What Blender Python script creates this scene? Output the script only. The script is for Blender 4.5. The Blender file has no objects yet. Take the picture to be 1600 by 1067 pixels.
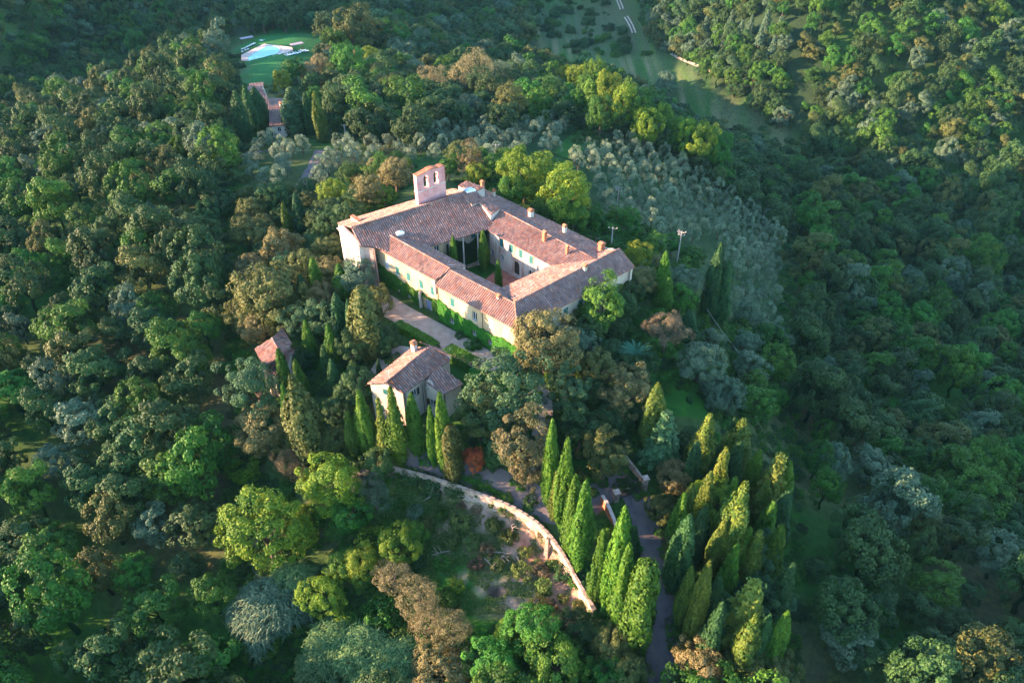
import bpy, bmesh, math, random
import numpy as np
from mathutils import Vector, noise
random.seed(7); RNG = np.random.default_rng(7)
R_ = math.radians
scn = bpy.context.scene
COL = scn.collection
# ------------------------------------------------------------ camera, sky, sun
FPX, TILT, CAMH = 1180.0, R_(39.3), 85.0
cam = bpy.data.cameras.new('camera'); cam_o = bpy.data.objects.new('camera', cam); COL.objects.link(cam_o)
cam.sensor_width = 36; cam.lens = FPX/1600*36; cam.clip_start = 1; cam.clip_end = 6000
cam_o.location = (0, 0, CAMH); cam_o.rotation_euler = (math.pi/2-TILT, 0, 0)
scn.camera = cam_o
SUN_AZ, SUN_EL = 264.0, 14.0      # clockwise from +Y, where the sun stands
world = bpy.data.worlds.new('World'); scn.world = world; world.use_nodes = True
wn = world.node_tree.nodes; wl = world.node_tree.links
sky = wn.new('ShaderNodeTexSky'); sky.sky_type = 'NISHITA'; sky.sun_disc = False
sky.sun_elevation = R_(SUN_EL); sky.sun_rotation = R_(SUN_AZ); sky.ozone_density = 3.0; sky.dust_density = .4; sky.air_density = 1.2; sky.altitude = 200
bg = wn['Background']; bg.inputs['Strength'].default_value = 0.15
wl.new(sky.outputs[0], bg.inputs['Color'])
sun = bpy.data.lights.new('sun', 'SUN'); sun.energy = 4.9; sun.angle = R_(0.6); sun.color = (1.0, 0.62, 0.40)
sun_o = bpy.data.objects.new('sun', sun); COL.objects.link(sun_o)
sd = Vector((math.sin(R_(SUN_AZ))*math.cos(R_(SUN_EL)), math.cos(R_(SUN_AZ))*math.cos(R_(SUN_EL)), math.sin(R_(SUN_EL))))
sun_o.rotation_euler = sd.to_track_quat('Z', 'Y').to_euler()
scn.view_settings.view_transform = 'Standard'; scn.view_settings.look = 'None'
scn.view_settings.exposure = 2.6; scn.view_settings.gamma = 1; scn.view_settings.use_curve_mapping = False
scn.render.engine = 'CYCLES'
scn.cycles.max_bounces = 5; scn.cycles.diffuse_bounces = 3; scn.cycles.transmission_bounces = 3
scn.cycles.volume_bounces = 0; scn.cycles.transparent_max_bounces = 4
scn.cycles.use_denoising = True

# ------------------------------------------------------------ picture -> place
CT, ST = math.cos(TILT), math.sin(TILT)
def ray(u, v):
    a, b = u-800.0, 533.5-v
    return np.array([a, FPX*CT+b*ST, -FPX*ST+b*CT])
def at(u, v, z=0.0):                 # point seen at pixel (u, v) that lies at height z
    d = ray(u, v); t = (z-CAMH)/d[2]
    return Vector((d[0]*t, d[1]*t, z))
def proj(x, y, z):
    zz = z-CAMH; dep = y*CT-zz*ST
    return 800+FPX*x/dep, 533.5-FPX*(y*ST+zz*CT)/dep, dep
def on_wall(u, v, p0, p1):           # where the ray through (u, v) meets the vertical plane through p0, p1: (distance from p0, z)
    d = ray(u, v); dx, dy = p1[0]-p0[0], p1[1]-p0[1]; L = math.hypot(dx, dy); nx, ny = dy/L, -dx/L
    t = (p0[0]*nx+p0[1]*ny)/(d[0]*nx+d[1]*ny)
    x, y, z = d[0]*t, d[1]*t, d[2]*t+CAMH
    return ((x-p0[0])*dx+(y-p0[1])*dy)/L, z

# ------------------------------------------------------------ objects
def tag(o, label=None, cat=None, group=None, kind=None):
    if label: o['label'] = label
    if cat: o['category'] = cat
    if group: o['group'] = group
    if kind: o['kind'] = kind
    return o
def link(name, me, parent=None, mats=None):
    o = bpy.data.objects.new(name, me); COL.objects.link(o)
    if parent is not None: o.parent = parent
    if mats is not None:
        for m in (mats if isinstance(mats, (list, tuple)) else [mats]): me.materials.append(m)
    return o
def empty(name, loc, label, cat, group=None, rz=0):
    o = bpy.data.objects.new(name, None); COL.objects.link(o); o.location = loc; o.rotation_euler = (0, 0, rz)
    o.empty_display_size = .5
    return tag(o, label, cat, group)
class MB:
    def __init__(s): s.v = []; s.f = []; s.c = []
    def add(s, vs, fs, col=None):
        n = len(s.v); s.v += [tuple(p) for p in vs]; s.f += [tuple(i+n for i in f) for f in fs]
        s.c += [col if col is not None else (1, 1, 1)]*len(vs)
    def box(s, c, size, rz=0, col=None):
        cx, cy, cz = c; hx, hy, hz = size[0]/2, size[1]/2, size[2]/2; ca, sa = math.cos(rz), math.sin(rz)
        vs = [(cx+x*hx*ca-y*hy*sa, cy+x*hx*sa+y*hy*ca, cz+z*hz) for z in (-1, 1) for x, y in ((-1, -1), (1, -1), (1, 1), (-1, 1))]
        s.add(vs, [(3, 2, 1, 0), (4, 5, 6, 7), (0, 1, 5, 4), (1, 2, 6, 5), (2, 3, 7, 6), (3, 0, 4, 7)], col)
    def prism(s, poly, off, col=None):  # poly of 3D points, off = extrusion vector
        n = len(poly); a = [Vector(p) for p in poly]; b = [p+Vector(off) for p in a]
        fs = [tuple(range(n-1, -1, -1)), tuple(range(n, 2*n))]+[(i, (i+1) % n, n+(i+1) % n, n+i) for i in range(n)]
        s.add(a+b, fs, col)
    def tube(s, pts, rads, n=6, col=None):
        vs = []; pts = [Vector(p) for p in pts]
        for i, p in enumerate(pts):
            d = (pts[min(i+1, len(pts)-1)]-pts[max(i-1, 0)]).normalized()
            a = d.orthogonal().normalized() if abs(d.z) < .9 else Vector((1, 0, 0)).cross(d).normalized()
            b = d.cross(a)
            for k in range(n):
                t = 2*math.pi*k/n; vs.append(p+(a*math.cos(t)+b*math.sin(t))*rads[i])
        fs = [(i*n+k, i*n+(k+1) % n, (i+1)*n+(k+1) % n, (i+1)*n+k) for i in range(len(pts)-1) for k in range(n)]
        fs += [tuple(range(n-1, -1, -1)), tuple(range((len(pts)-1)*n, len(pts)*n))]
        s.add(vs, fs, col)
    def mesh(s, name):
        me = bpy.data.meshes.new(name); me.from_pydata(s.v, [], s.f)
        bm = bmesh.new(); bm.from_mesh(me); bmesh.ops.recalc_face_normals(bm, faces=bm.faces); bm.to_mesh(me); bm.free()
        if any(c != (1, 1, 1) for c in s.c):
            ca = me.color_attributes.new('tone', 'FLOAT_COLOR', 'POINT')
            ca.data.foreach_set('color', np.array([(*c, 1) for c in s.c], np.float32).ravel())
        me.update(); return me
    def build(s, name, mat, parent=None): return link(name, s.mesh(name), parent, mat)

# ------------------------------------------------------------ materials
def mat_new(name):
    m = bpy.data.materials.new(name); m.use_nodes = True
    return m, m.node_tree.nodes, m.node_tree.links, m.node_tree.nodes['Principled BSDF']
def noise_mat(name, stops, scale=1.0, rough=.9, bump=0.0, bscale=None, detail=6, coord='Object', tone=False, spec=.2, stretch=None):
    m, n, l, p = mat_new(name)
    tc = n.new('ShaderNodeTexCoord'); src = tc.outputs[coord]
    if stretch:
        mp = n.new('ShaderNodeMapping'); mp.inputs['Scale'].default_value = stretch; l.new(src, mp.inputs[0]); src = mp.outputs[0]
    t = n.new('ShaderNodeTexNoise'); t.inputs['Scale'].default_value = scale; t.inputs['Detail'].default_value = detail; t.inputs['Roughness'].default_value = .65
    l.new(src, t.inputs['Vector'])
    r = n.new('ShaderNodeValToRGB'); l.new(t.outputs[0], r.inputs[0])
    el = r.color_ramp.elements
    while len(el) < len(stops): el.new(.5)
    for e, (x, c) in zip(el, stops): e.position = x; e.color = (*c, 1)
    out = r.outputs[0]
    if tone:
        a = n.new('ShaderNodeAttribute'); a.attribute_name = 'tone'
        mx = n.new('ShaderNodeMix'); mx.data_type = 'RGBA'; mx.blend_type = 'MULTIPLY'; mx.inputs[0].default_value = 1
        l.new(out, mx.inputs[6]); l.new(a.outputs['Color'], mx.inputs[7]); out = mx.outputs[2]
    l.new(out, p.inputs['Base Color']); p.inputs['Roughness'].default_value = rough; p.inputs['Specular IOR Level'].default_value = spec
    if bump:
        t2 = n.new('ShaderNodeTexNoise'); t2.inputs['Scale'].default_value = bscale or scale*4; t2.inputs['Detail'].default_value = 5; l.new(src, t2.inputs['Vector'])
        b = n.new('ShaderNodeBump'); b.inputs['Strength'].default_value = bump; b.inputs['Distance'].default_value = .1
        l.new(t2.outputs[0], b.inputs['Height']); l.new(b.outputs[0], p.inputs['Normal'])
    return m
def leaf_mat(name, ca, cb, trans=.3, var=.25, hue=.02):
    m, n, l, p = mat_new(name)
    a = n.new('ShaderNodeAttribute'); a.attribute_name = 'tint'
    mx = n.new('ShaderNodeMix'); mx.data_type = 'RGBA'; mx.inputs[6].default_value = (*ca, 1); mx.inputs[7].default_value = (*cb, 1)
    l.new(a.outputs['Fac'], mx.inputs[0])
    oi = n.new('ShaderNodeObjectInfo'); hs = n.new('ShaderNodeHueSaturation')
    mr = n.new('ShaderNodeMapRange'); mr.inputs['To Min'].default_value = 1-var; mr.inputs['To Max'].default_value = 1+var
    l.new(oi.outputs['Random'], mr.inputs['Value']); l.new(mr.outputs[0], hs.inputs['Value'])
    w = n.new('ShaderNodeMath'); w.operation = 'MULTIPLY'; w.inputs[1].default_value = 7.31; l.new(oi.outputs['Random'], w.inputs[0])
    fr = n.new('ShaderNodeMath'); fr.operation = 'FRACT'; l.new(w.outputs[0], fr.inputs[0])
    mh = n.new('ShaderNodeMapRange'); mh.inputs['To Min'].default_value = .5-hue; mh.inputs['To Max'].default_value = .5+hue
    l.new(fr.outputs[0], mh.inputs['Value']); l.new(mh.outputs[0], hs.inputs['Hue'])
    l.new(mx.outputs[2], hs.inputs['Color'])
    p.inputs['Roughness'].default_value = .65; p.inputs['Specular IOR Level'].default_value = .25
    l.new(hs.outputs[0], p.inputs['Base Color'])
    tr = n.new('ShaderNodeBsdfTranslucent'); l.new(hs.outputs[0], tr.inputs['Color'])
    ms = n.new('ShaderNodeMixShader'); ms.inputs[0].default_value = trans
    l.new(p.outputs[0], ms.inputs[1]); l.new(tr.outputs[0], ms.inputs[2]); l.new(ms.outputs[0], n['Material Output'].inputs['Surface'])
    return m
M = {}
M['tile'] = noise_mat('roof_tile', [(.3, (.62, .55, .55)), (.7, (1, 1, 1))], .5, .9, tone=True)
M['plaster'] = noise_mat('cream_plaster', [(.3, (.31, .22, .12)), (.5, (.43, .33, .19)), (.7, (.50, .41, .27))], .35, .95, .2, 3, stretch=(1, 1, .35))
M['court'] = noise_mat('stained_plaster', [(.35, (.33, .16, .12)), (.45, (.50, .38, .30)), (.6, (.60, .53, .45)), (.75, (.64, .60, .54))], .5, .95, .2, 3, stretch=(1, 1, .25))
M['grey_plaster'] = noise_mat('grey_plaster', [(.3, (.36, .29, .22)), (.5, (.50, .44, .35)), (.7, (.58, .53, .44))], .5, .95, .2, 3, stretch=(1, 1, .4))
M['pink'] = noise_mat('pink_plaster', [(.3, (.42, .20, .19)), (.5, (.56, .30, .29)), (.75, (.60, .38, .36))], .8, .95, .2, 4)
M['white'] = noise_mat('white_lime', [(.3, (.42, .37, .31)), (.7, (.60, .56, .50))], .9, .9, .1)
M['cornice'] = noise_mat('pale_pink_cornice', [(.3, (.46, .30, .24)), (.7, (.66, .52, .44))], 1.5, .9, .1)
M['shutter'] = noise_mat('teal_shutter', [(.3, (.015, .10, .10)), (.7, (.03, .16, .15))], 2, .6)
M['wood'] = noise_mat('dark_wood', [(.3, (.03, .018, .012)), (.7, (.07, .04, .025))], 3, .7)
M['brick'] = noise_mat('red_brick', [(.3, (.26, .09, .05)), (.6, (.42, .17, .09)), (.8, (.45, .28, .18))], 1.2, .95, .3, 6)
M['stone'] = noise_mat('pale_rubble_stone', [(.3, (.13, .09, .06)), (.42, (.30, .21, .15)), (.58, (.42, .33, .26)), (.75, (.20, .17, .13))], 1.1, .95, .5, 4)
M['gravel'] = noise_mat('gravel', [(.3, (.24, .19, .15)), (.5, (.34, .28, .23)), (.7, (.42, .36, .30))], .6, .95, .3, 8)
M['asphalt'] = noise_mat('worn_asphalt', [(.3, (.07, .055, .055)), (.45, (.12, .10, .10)), (.6, (.15, .12, .11)), (.75, (.22, .15, .12))], .5, .9, .3, 8)
M['paving'] = noise_mat('brick_paving', [(.3, (.22, .08, .055)), (.5, (.33, .13, .09)), (.7, (.40, .20, .14))], 1.2, .9, .3, 6)
M['lawn'] = noise_mat('lawn', [(.3, (.010, .060, .006)), (.7, (.028, .11, .010))], .5, .95, .4, 8)
M['metal'] = noise_mat('dark_iron', [(.3, (.02, .02, .022)), (.7, (.05, .05, .05))], 2, .5)
M['pole'] = noise_mat('pale_concrete', [(.3, (.26, .25, .24)), (.7, (.36, .35, .33))], 2, .9)
M['copper'] = noise_mat('copper_pipe', [(.3, (.28, .12, .08)), (.7, (.36, .18, .12))], 2, .6)
M['bark'] = noise_mat('bark', [(.3, (.06, .045, .03)), (.7, (.15, .115, .085))], 3, .95, .4, 12, stretch=(1, 1, .3))
M['dead'] = noise_mat('dead_wood', [(.3, (.22, .17, .13)), (.7, (.38, .31, .26))], 3, .95)
M['bell'] = noise_mat('bronze', [(.3, (.04, .05, .04)), (.7, (.09, .10, .07))], 3, .5)
M['white_paint'] = noise_mat('white_paint', [(.3, (.68, .68, .68)), (.7, (.8, .8, .8))], 3, .5)
M['canopy'] = noise_mat('mauve_canvas', [(.3, (.25, .21, .24)), (.7, (.33, .29, .32))], 2, .9)
m, n, l, p = mat_new('window_glass'); p.inputs['Base Color'].default_value = (.02, .03, .035, 1); p.inputs['Roughness'].default_value = .08; M['glass'] = m
m, n, l, p = mat_new('skylight_glass'); p.inputs['Base Color'].default_value = (.55, .62, .60, 1); p.inputs['Roughness'].default_value = .2; M['skylight'] = m
m, n, l, p = mat_new('pool_water'); p.inputs['Base Color'].default_value = (.10, .42, .46, 1); p.inputs['Roughness'].default_value = .06
t = n.new('ShaderNodeTexNoise'); t.inputs['Scale'].default_value = 2; b = n.new('ShaderNodeBump'); b.inputs['Strength'].default_value = .1; l.new(t.outputs[0], b.inputs['Height']); l.new(b.outputs[0], p.inputs['Normal']); M['water'] = m
L_ = {}
def lm(k, a, b, **kw): L_[k] = leaf_mat('leaf_'+k, a, b, **kw)
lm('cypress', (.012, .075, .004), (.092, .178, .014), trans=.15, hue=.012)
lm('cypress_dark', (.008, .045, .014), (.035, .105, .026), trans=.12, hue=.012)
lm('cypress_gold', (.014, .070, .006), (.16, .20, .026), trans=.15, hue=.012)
lm('oak', (.010, .036, .006), (.125, .140, .032), var=.2, trans=.12)
lm('oak_brown', (.014, .036, .006), (.225, .190, .068), var=.15, trans=.12)
lm('green', (.007, .055, .007), (.066, .175, .016), var=.3, hue=.02, trans=.2)
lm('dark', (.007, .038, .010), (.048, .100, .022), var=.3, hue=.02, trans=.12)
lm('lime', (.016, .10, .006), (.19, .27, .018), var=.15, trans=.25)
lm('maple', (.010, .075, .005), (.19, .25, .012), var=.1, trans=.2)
lm('olive', (.007, .045, .024), (.27, .35, .21), var=.2, hue=.012, trans=.12)
lm('grey', (.018, .060, .034), (.115, .180, .095), var=.15, trans=.12)
lm('tan', (.045, .062, .018), (.29, .24, .115), var=.15, trans=.15)
lm('pine', (.008, .048, .022), (.075, .155, .052), var=.15, trans=.12)
lm('red', (.18, .022, .014), (.55, .09, .05), var=.1)
lm('reed', (.014, .085, .024), (.16, .26, .08), var=.2, trans=.15)
lm('ivy', (.010, .090, .006), (.080, .230, .010), trans=.2)
lm('plum', (.050, .048, .030), (.24, .185, .10), var=.1)
lm('rose', (.014, .045, .010), (.19, .15, .07), var=.1)
lm('scrub', (.030, .085, .012), (.17, .21, .055), var=.3, hue=.03)
lm('dry', (.08, .065, .03), (.26, .18, .10), var=.3)
lm('palm', (.012, .085, .050), (.07, .21, .12), var=.1)

# ------------------------------------------------------------ terrain
CP = [  # (u, v, z) ground heights read off the photograph
 (650,490,0),(740,550,0),(600,465,0),(540,420,0),(700,380,0),(800,440,0),(870,490,-.5),(960,420,-1),(740,310,0),(640,320,0),(560,340,-.5),
 (775,420,0),(840,330,-1),(930,370,-2),(655,560,-2.2),(620,560,-2.5),(700,640,-3.5),(650,690,-4),(580,690,-4.5),(720,580,-2),(800,600,-2),(860,600,-2.5),(850,680,-4),
 (640,718,-5),(700,735,-5.2),(770,755,-5.6),(830,775,-6),(870,810,-6.8),(900,850,-7.5),(940,920,-9),(980,770,-6.5),(1000,820,-7.5),(1030,900,-9.5),(1035,970,-11),(1035,1060,-13),(960,1000,-11),
 (590,745,-5.5),(500,720,-7),(760,800,-8),(830,860,-8.8),(880,950,-10.5),(750,880,-9.5),(770,930,-10),(650,800,-9),(640,900,-11),(560,850,-11),(450,900,-13),(400,1050,-17),(600,1050,-15),(750,1040,-13),(900,1050,-13),
 (1200,1050,-14),(1200,850,-11),(1100,900,-10),(1150,760,-8),(1075,620,-4),(1020,600,-3.5),(1130,700,-6.5),(1200,700,-12),(1000,500,-2.5),(1060,520,-4),(1050,450,-4.5),(1120,520,-8),(1170,560,-15),(1222,600,-22),(1222,700,-17),
 (1000,370,-5),(900,330,-6),(960,320,-11),(1050,370,-11),(1120,420,-16),(1200,450,-25),(1222,520,-27),(1100,340,-22),(1000,260,-17),(1200,340,-38),(900,250,-11),(860,205,-14),(1010,210,-22),(1120,260,-38),
 (820,240,-8),(720,250,-5),(780,200,-13),(620,290,-3),(650,240,-7),(700,200,-12),(560,230,-7),(500,250,-5),(450,280,-4.5),(520,290,-4),(400,260,-6),(430,215,-8),(400,330,-4.5),(470,350,-3),(390,420,-5),(480,430,-3),(430,500,-5),(520,520,-3),(400,600,-7),(480,620,-5),(560,640,-3.5),(400,700,-10),(440,740,-11),(400,820,-13),
 (415,85,-24),(460,60,-26),(400,110,-20),(480,110,-20),(560,120,-28),(440,160,-12),(540,170,-22),(650,160,-25),(730,140,-32),(820,140,-38),(550,50,-34),(650,60,-48),(750,60,-56),(400,20,-40),(600,10,-55),
 (860,60,-60),(900,90,-58),(960,130,-58),(1050,150,-58),(1150,190,-58),(1222,220,-58),(1222,290,-50),(1040,180,-50),(970,20,-58),(850,10,-60),(1050,60,-52),(1120,60,-42),(1200,60,-30),(1200,130,-45),(1080,10,-40),(1222,0,-20),
]
pts = [tuple(at(u, v, z)) for u, v, z in CP]
pts += [(-90,120,-9),(-130,90,-18),(-90,60,-20),(-60,30,-22),(0,20,-19),(50,30,-17),(90,60,-22),(110,110,-42),(150,170,-58),(-120,180,-12),(-160,260,-26),(-100,20,-30),
        (-220,350,-45),(-300,500,-50),(-250,150,-35),(260,300,-50),(330,450,-20),(0,650,-45),(200,650,-10),(-200,650,-40),(-300,400,40),(-320,450,58),(-330,560,62),(-320,680,50),(-380,360,20),(-310,352,46),(-310,300,-5),(-520,500,20),(0,1000,0),(400,1000,20),(-400,1000,0),(600,400,0),(-600,400,-20),
        (600,0,-50),(-600,0,-50),(200,0,-55),(-200,0,-45),(0,-60,-40),(0,-300,-50),(400,-300,-50),(-400,-300,-50),(1500,500,10),(-1500,500,-10),(0,2500,60),(1500,2500,60),(-1500,2500,40)]
PT = np.array(pts)
def _phi(r2): return np.where(r2 > 1e-9, r2*np.log(np.maximum(r2, 1e-9)), 0)
_s = 100.0
_P = PT[:, :2]/_s; _n = len(_P)
_K = _phi(((_P[:, None]-_P[None])**2).sum(-1))+np.eye(_n)*.004
_Q = np.hstack([np.ones((_n, 1)), _P])
_A = np.block([[_K, _Q], [_Q.T, np.zeros((3, 3))]])
_W = np.linalg.solve(_A, np.concatenate([PT[:, 2], np.zeros(3)]))
# the curved terrace wall: (u, v) of its top edge, height of the top, drop below it
WALL = [(612, 727, -4.5, 0.62), (650, 736, -4.6, 0.81), (690, 748, -4.8, 0.99), (725, 760, -5.0, 1.24), (757, 771, -5.2, 1.43), (785, 782, -5.4, 1.74), (812, 795, -5.7, 1.98), (838, 812, -6.0, 2.11), (860, 834, -6.4, 1.98), (880, 863, -7.0, 1.74), (900, 900, -7.7, 1.43), (916, 927, -8.2, 1.18), (930, 950, -8.7, 0.93)]
WP = [at(u, v, z) for u, v, z, h in WALL]; WH = [w[3] for w in WALL]
_wp = np.array([(p.x, p.y) for p in WP])
def wall_drop(X, Y):
    best = np.full(X.shape, 1e9); side = np.zeros(X.shape); hh = np.zeros(X.shape)
    for i in range(len(_wp)-1):
        a, b = _wp[i], _wp[i+1]; d = b-a; L2 = d@d
        t = np.clip(((X-a[0])*d[0]+(Y-a[1])*d[1])/L2, 0, 1)
        dx, dy = X-a[0]-t*d[0], Y-a[1]-t*d[1]; r = np.hypot(dx, dy)
        s = (d[0]*dy-d[1]*dx)/math.sqrt(L2)
        k = r < best
        best = np.where(k, r, best); side = np.where(k, s, side); hh = np.where(k, WH[i]*(1-t)+WH[i+1]*t, hh)
    low = (side < 0)                     # the camera's side of the wall is the low one
    d = np.clip((-side-.05)/.7, 0, 1)
    d = d*d*(3-2*d)
    inside = np.where(best < 1e8, 1, 0)
    tip = np.clip(1-(best-np.abs(side))/4, 0, 1)
    return np.where(low, -hh*d*np.exp(-best/9)*tip, 0)*inside
def tz(X, Y):
    X = np.atleast_1d(np.asarray(X, float)); Y = np.atleast_1d(np.asarray(Y, float)); sh = X.shape
    x = X.ravel()/_s; y = Y.ravel()/_s; out = np.empty(x.size)
    for i in range(0, x.size, 20000):
        xx, yy = x[i:i+20000], y[i:i+20000]
        r2 = (xx[:, None]-_P[None, :, 0])**2+(yy[:, None]-_P[None, :, 1])**2
        out[i:i+20000] = _phi(r2)@_W[:_n]+_W[_n]+_W[_n+1]*xx+_W[_n+2]*yy
    out = out.reshape(sh)
    # the convent stands on a level court
    cx, cy = X-2, Y-118; m_ = np.clip(1.25-np.hypot(cx/26, cy/26), 0, .25)/.25
    out = out*(1-m_)+0*m_
    return out+wall_drop(X, Y)
def z1(x, y): return float(tz(x, y)[0])
_ts = np.concatenate([np.arange(40, 160, 1.0), np.arange(160, 400, 2.5), np.arange(400, 1800, 8)])
def ground(u, v, h=0.0):              # first point on the ray through (u, v) that is h above the ground
    d = ray(u, v); d = d/np.linalg.norm(d)
    X, Y, Z = d[0]*_ts, d[1]*_ts, CAMH+d[2]*_ts
    g = Z-tz(X, Y)-h
    i = int(np.argmax(g < 0)) if (g < 0).any() else len(_ts)-1
    if i == 0: i = 1
    a, b = g[i-1], g[i]; t = _ts[i-1]+(_ts[i]-_ts[i-1])*(a/(a-b) if a != b else 0)
    return Vector((d[0]*t, d[1]*t, CAMH+d[2]*t))
def inpoly(u, v, poly):
    u = np.asarray(u); v = np.asarray(v); c = np.zeros(u.shape, bool); n_ = len(poly)
    for i in range(n_):
        x1, y1 = poly[i]; x2, y2 = poly[(i+1) % n_]
        if y1 == y2: continue
        k = ((y1 > v) != (y2 > v)) & (u < (x2-x1)*(v-y1)/(y2-y1)+x1)
        c ^= k
    return c
def axis(lo, a, b, hi, step):
    mid = np.arange(a, b+.01, step); l_ = []; s_ = step; x = a
    while x > lo: s_ *= 1.12; x -= s_; l_.append(x)
    r_ = []; s_ = step; x = b
    while x < hi: s_ *= 1.12; x += s_; r_.append(x)
    return np.array(l_[::-1]+list(mid)+r_)
gx = axis(-2600, -62, 72, 2600, .95); gy = axis(-600, 46, 150, 4200, .95)
GX, GY = np.meshgrid(gx, gy); GZ = tz(GX, GY)
nx_, ny_ = len(gx), len(gy)
fn = lambda X, Y, s, o=0: np.array([noise.noise((x*s+o, y*s+o, o)) for x, y in zip(X.ravel(), Y.ravel())]).reshape(X.shape)
N1 = fn(GX, GY, .05, 3); N2 = fn(GX, GY, .35, 9); N3 = fn(GX, GY, .013, 5)
near = np.hypot(GX, GY-100) < 160
GZ = GZ+np.where(near, N2*.08, N2*.4)*np.where((np.abs(GX) < 40) & (GY > 85) & (GY < 150), .2, 1)
U, V, D_ = proj(GX, GY, GZ)
grass = np.array([.020, .075, .010]); soil = np.array([.36, .24, .18]); dry = np.array([.13, .12, .06]); lush = np.array([.025, .13, .008]); brownearth = np.array([.09, .065, .04])
def mixc(c, d, k): return c*(1-k[..., None])+d*k[..., None]
C = np.broadcast_to(grass, GX.shape+(3,)).copy()
C = mixc(C, brownearth, np.clip(.5+N1*1.5, 0, 1)*.6)
C = mixc(C, lush, np.clip(N3*2+N2*.8, 0, 1)*.6)
def zone(poly, soft=None): return inpoly(U, V, poly)
terr = zone([(615,735),(690,757),(757,780),(812,805),(860,845),(905,915),(925,960),(880,975),(700,975),(690,900),(640,830),(600,770)])
soil_k = np.clip(.30+N2*1.7+N1*.9+np.clip((U-765)/200, -.55, .5), 0, 1)
C = np.where(terr[..., None], mixc(C, soil, soil_k), C)
path_strip = zone([(785,800),(830,815),(880,880),(930,955),(930,975),(850,975),(840,900),(800,840)])
C = np.where(path_strip[..., None], mixc(C, np.array([.30, .15, .10]), np.clip(.55+N2*1.3, 0, 1)), C)
pit = np.clip(1.6-np.hypot((U-775)/13, (V-924)/9), 0, 1)
C = mixc(C, np.array([.028, .02, .02]), np.clip(pit*1.2, 0, 1)*.95)
meadow = zone([(820,40),(930,90),(1000,90),(1060,110),(1140,180),(1222,215),(1222,250),(1120,200),(1030,150),(960,110),(900,95),(840,75)])
C = np.where(meadow[..., None], mixc(mixc(C, dry*1.2, np.clip(.4+N2*1.6, 0, 1)), np.array([.05, .11, .03]), np.clip(N1*2.5, 0, .8)), C)
field = zone([(790,30),(960,0),(1000,60),(1090,110),(1222,200),(1222,225),(1000,110),(900,95)])
C = np.where((field & ~meadow)[..., None], mixc(C, np.array([.06, .085, .04]), np.clip(.6+N2, 0, 1)), C)
lawnz = zone([(377,60),(420,50),(470,38),(500,55),(500,75),(470,100),(440,125),(377,140)])
C = np.where(lawnz[..., None], np.array([.012, .11, .022])*(1+N2[..., None]*.4), C)
hillw = zone([(1000,-60),(1300,-60),(1300,210),(1150,165),(1070,95),(1010,60)]) | zone([(377,-60),(830,-60),(830,60),(640,45),(520,62),(500,40),(377,50)])
C = np.where(hillw[..., None], np.array([.016, .035, .012]), C)
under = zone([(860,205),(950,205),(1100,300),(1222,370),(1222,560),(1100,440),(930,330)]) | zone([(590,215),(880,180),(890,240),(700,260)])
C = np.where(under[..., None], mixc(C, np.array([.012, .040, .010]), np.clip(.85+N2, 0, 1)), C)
hole = np.clip(1.35-np.hypot((U-775)/13, (V-924)/9), 0, 1); GZ = GZ-hole*.9
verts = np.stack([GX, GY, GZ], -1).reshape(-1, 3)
ii = np.arange((ny_-1)*nx_).reshape(ny_-1, nx_)[:, :-1].ravel()
faces = np.stack([ii, ii+1, ii+1+nx_, ii+nx_], 1)
def np_mesh(name, v, f, k):           # k corners per face
    me = bpy.data.meshes.new(name); me.vertices.add(len(v)); me.vertices.foreach_set('co', np.asarray(v, np.float32).ravel())
    me.loops.add(len(f)*k); me.loops.foreach_set('vertex_index', np.asarray(f, np.int32).ravel())
    me.polygons.add(len(f)); me.polygons.foreach_set('loop_start', np.arange(0, len(f)*k, k, dtype=np.int32))
    me.update(calc_edges=True); return me
me = np_mesh('ground', verts, faces, 4)
me.polygons.foreach_set('use_smooth', np.ones(len(faces), bool))
ca = me.color_attributes.new('tone', 'FLOAT_COLOR', 'POINT'); ca.data.foreach_set('color', np.concatenate([C.reshape(-1, 3), np.ones((len(verts), 1))], 1).astype(np.float32).ravel())
M['ground'] = noise_mat('earth_and_grass', [(.3, (.55, .55, .5)), (.5, (1, 1, 1)), (.7, (1.5, 1.35, 1.1))], .9, .95, .6, 3, tone=True, detail=8)
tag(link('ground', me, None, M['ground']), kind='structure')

def sheet(name, edge_pts, mat, dz=.07, step=1.2, label=None, kind='structure', flat=None, noise_edge=0.0):
    """ground-hugging sheet inside a polygon given in pixels"""
    P = [ground(u, v) for u, v in edge_pts] if flat is None else [at(u, v, flat) for u, v in edge_pts]
    bm = bmesh.new(); vs = [bm.verts.new((p.x, p.y, 0)) for p in P]; bm.faces.new(vs)
    xs = [p.x for p in P]; ys = [p.y for p in P]
    for ax, lo, hi in ((0, min(xs), max(xs)), (1, min(ys), max(ys))):
        k = lo+step*.5
        while k < hi:
            co = (k, 0, 0) if ax == 0 else (0, k, 0); no = (1, 0, 0) if ax == 0 else (0, 1, 0)
            bmesh.ops.bisect_plane(bm, geom=bm.verts[:]+bm.edges[:]+bm.faces[:], plane_co=co, plane_no=no); k += step
    co = np.array([v.co[:] for v in bm.verts]); zz = tz(co[:, 0], co[:, 1]) if flat is None else np.full(len(co), flat)
    for v, z in zip(bm.verts, zz): v.co.z = z+dz
    bmesh.ops.recalc_face_normals(bm, faces=bm.faces)
    me = bpy.data.meshes.new(name); bm.to_mesh(me); bm.free()
    if me.polygons and me.polygons[0].normal.z < 0: me.flip_normals()
    return tag(link(name, me, None, mat), label=label, kind=kind)
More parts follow.
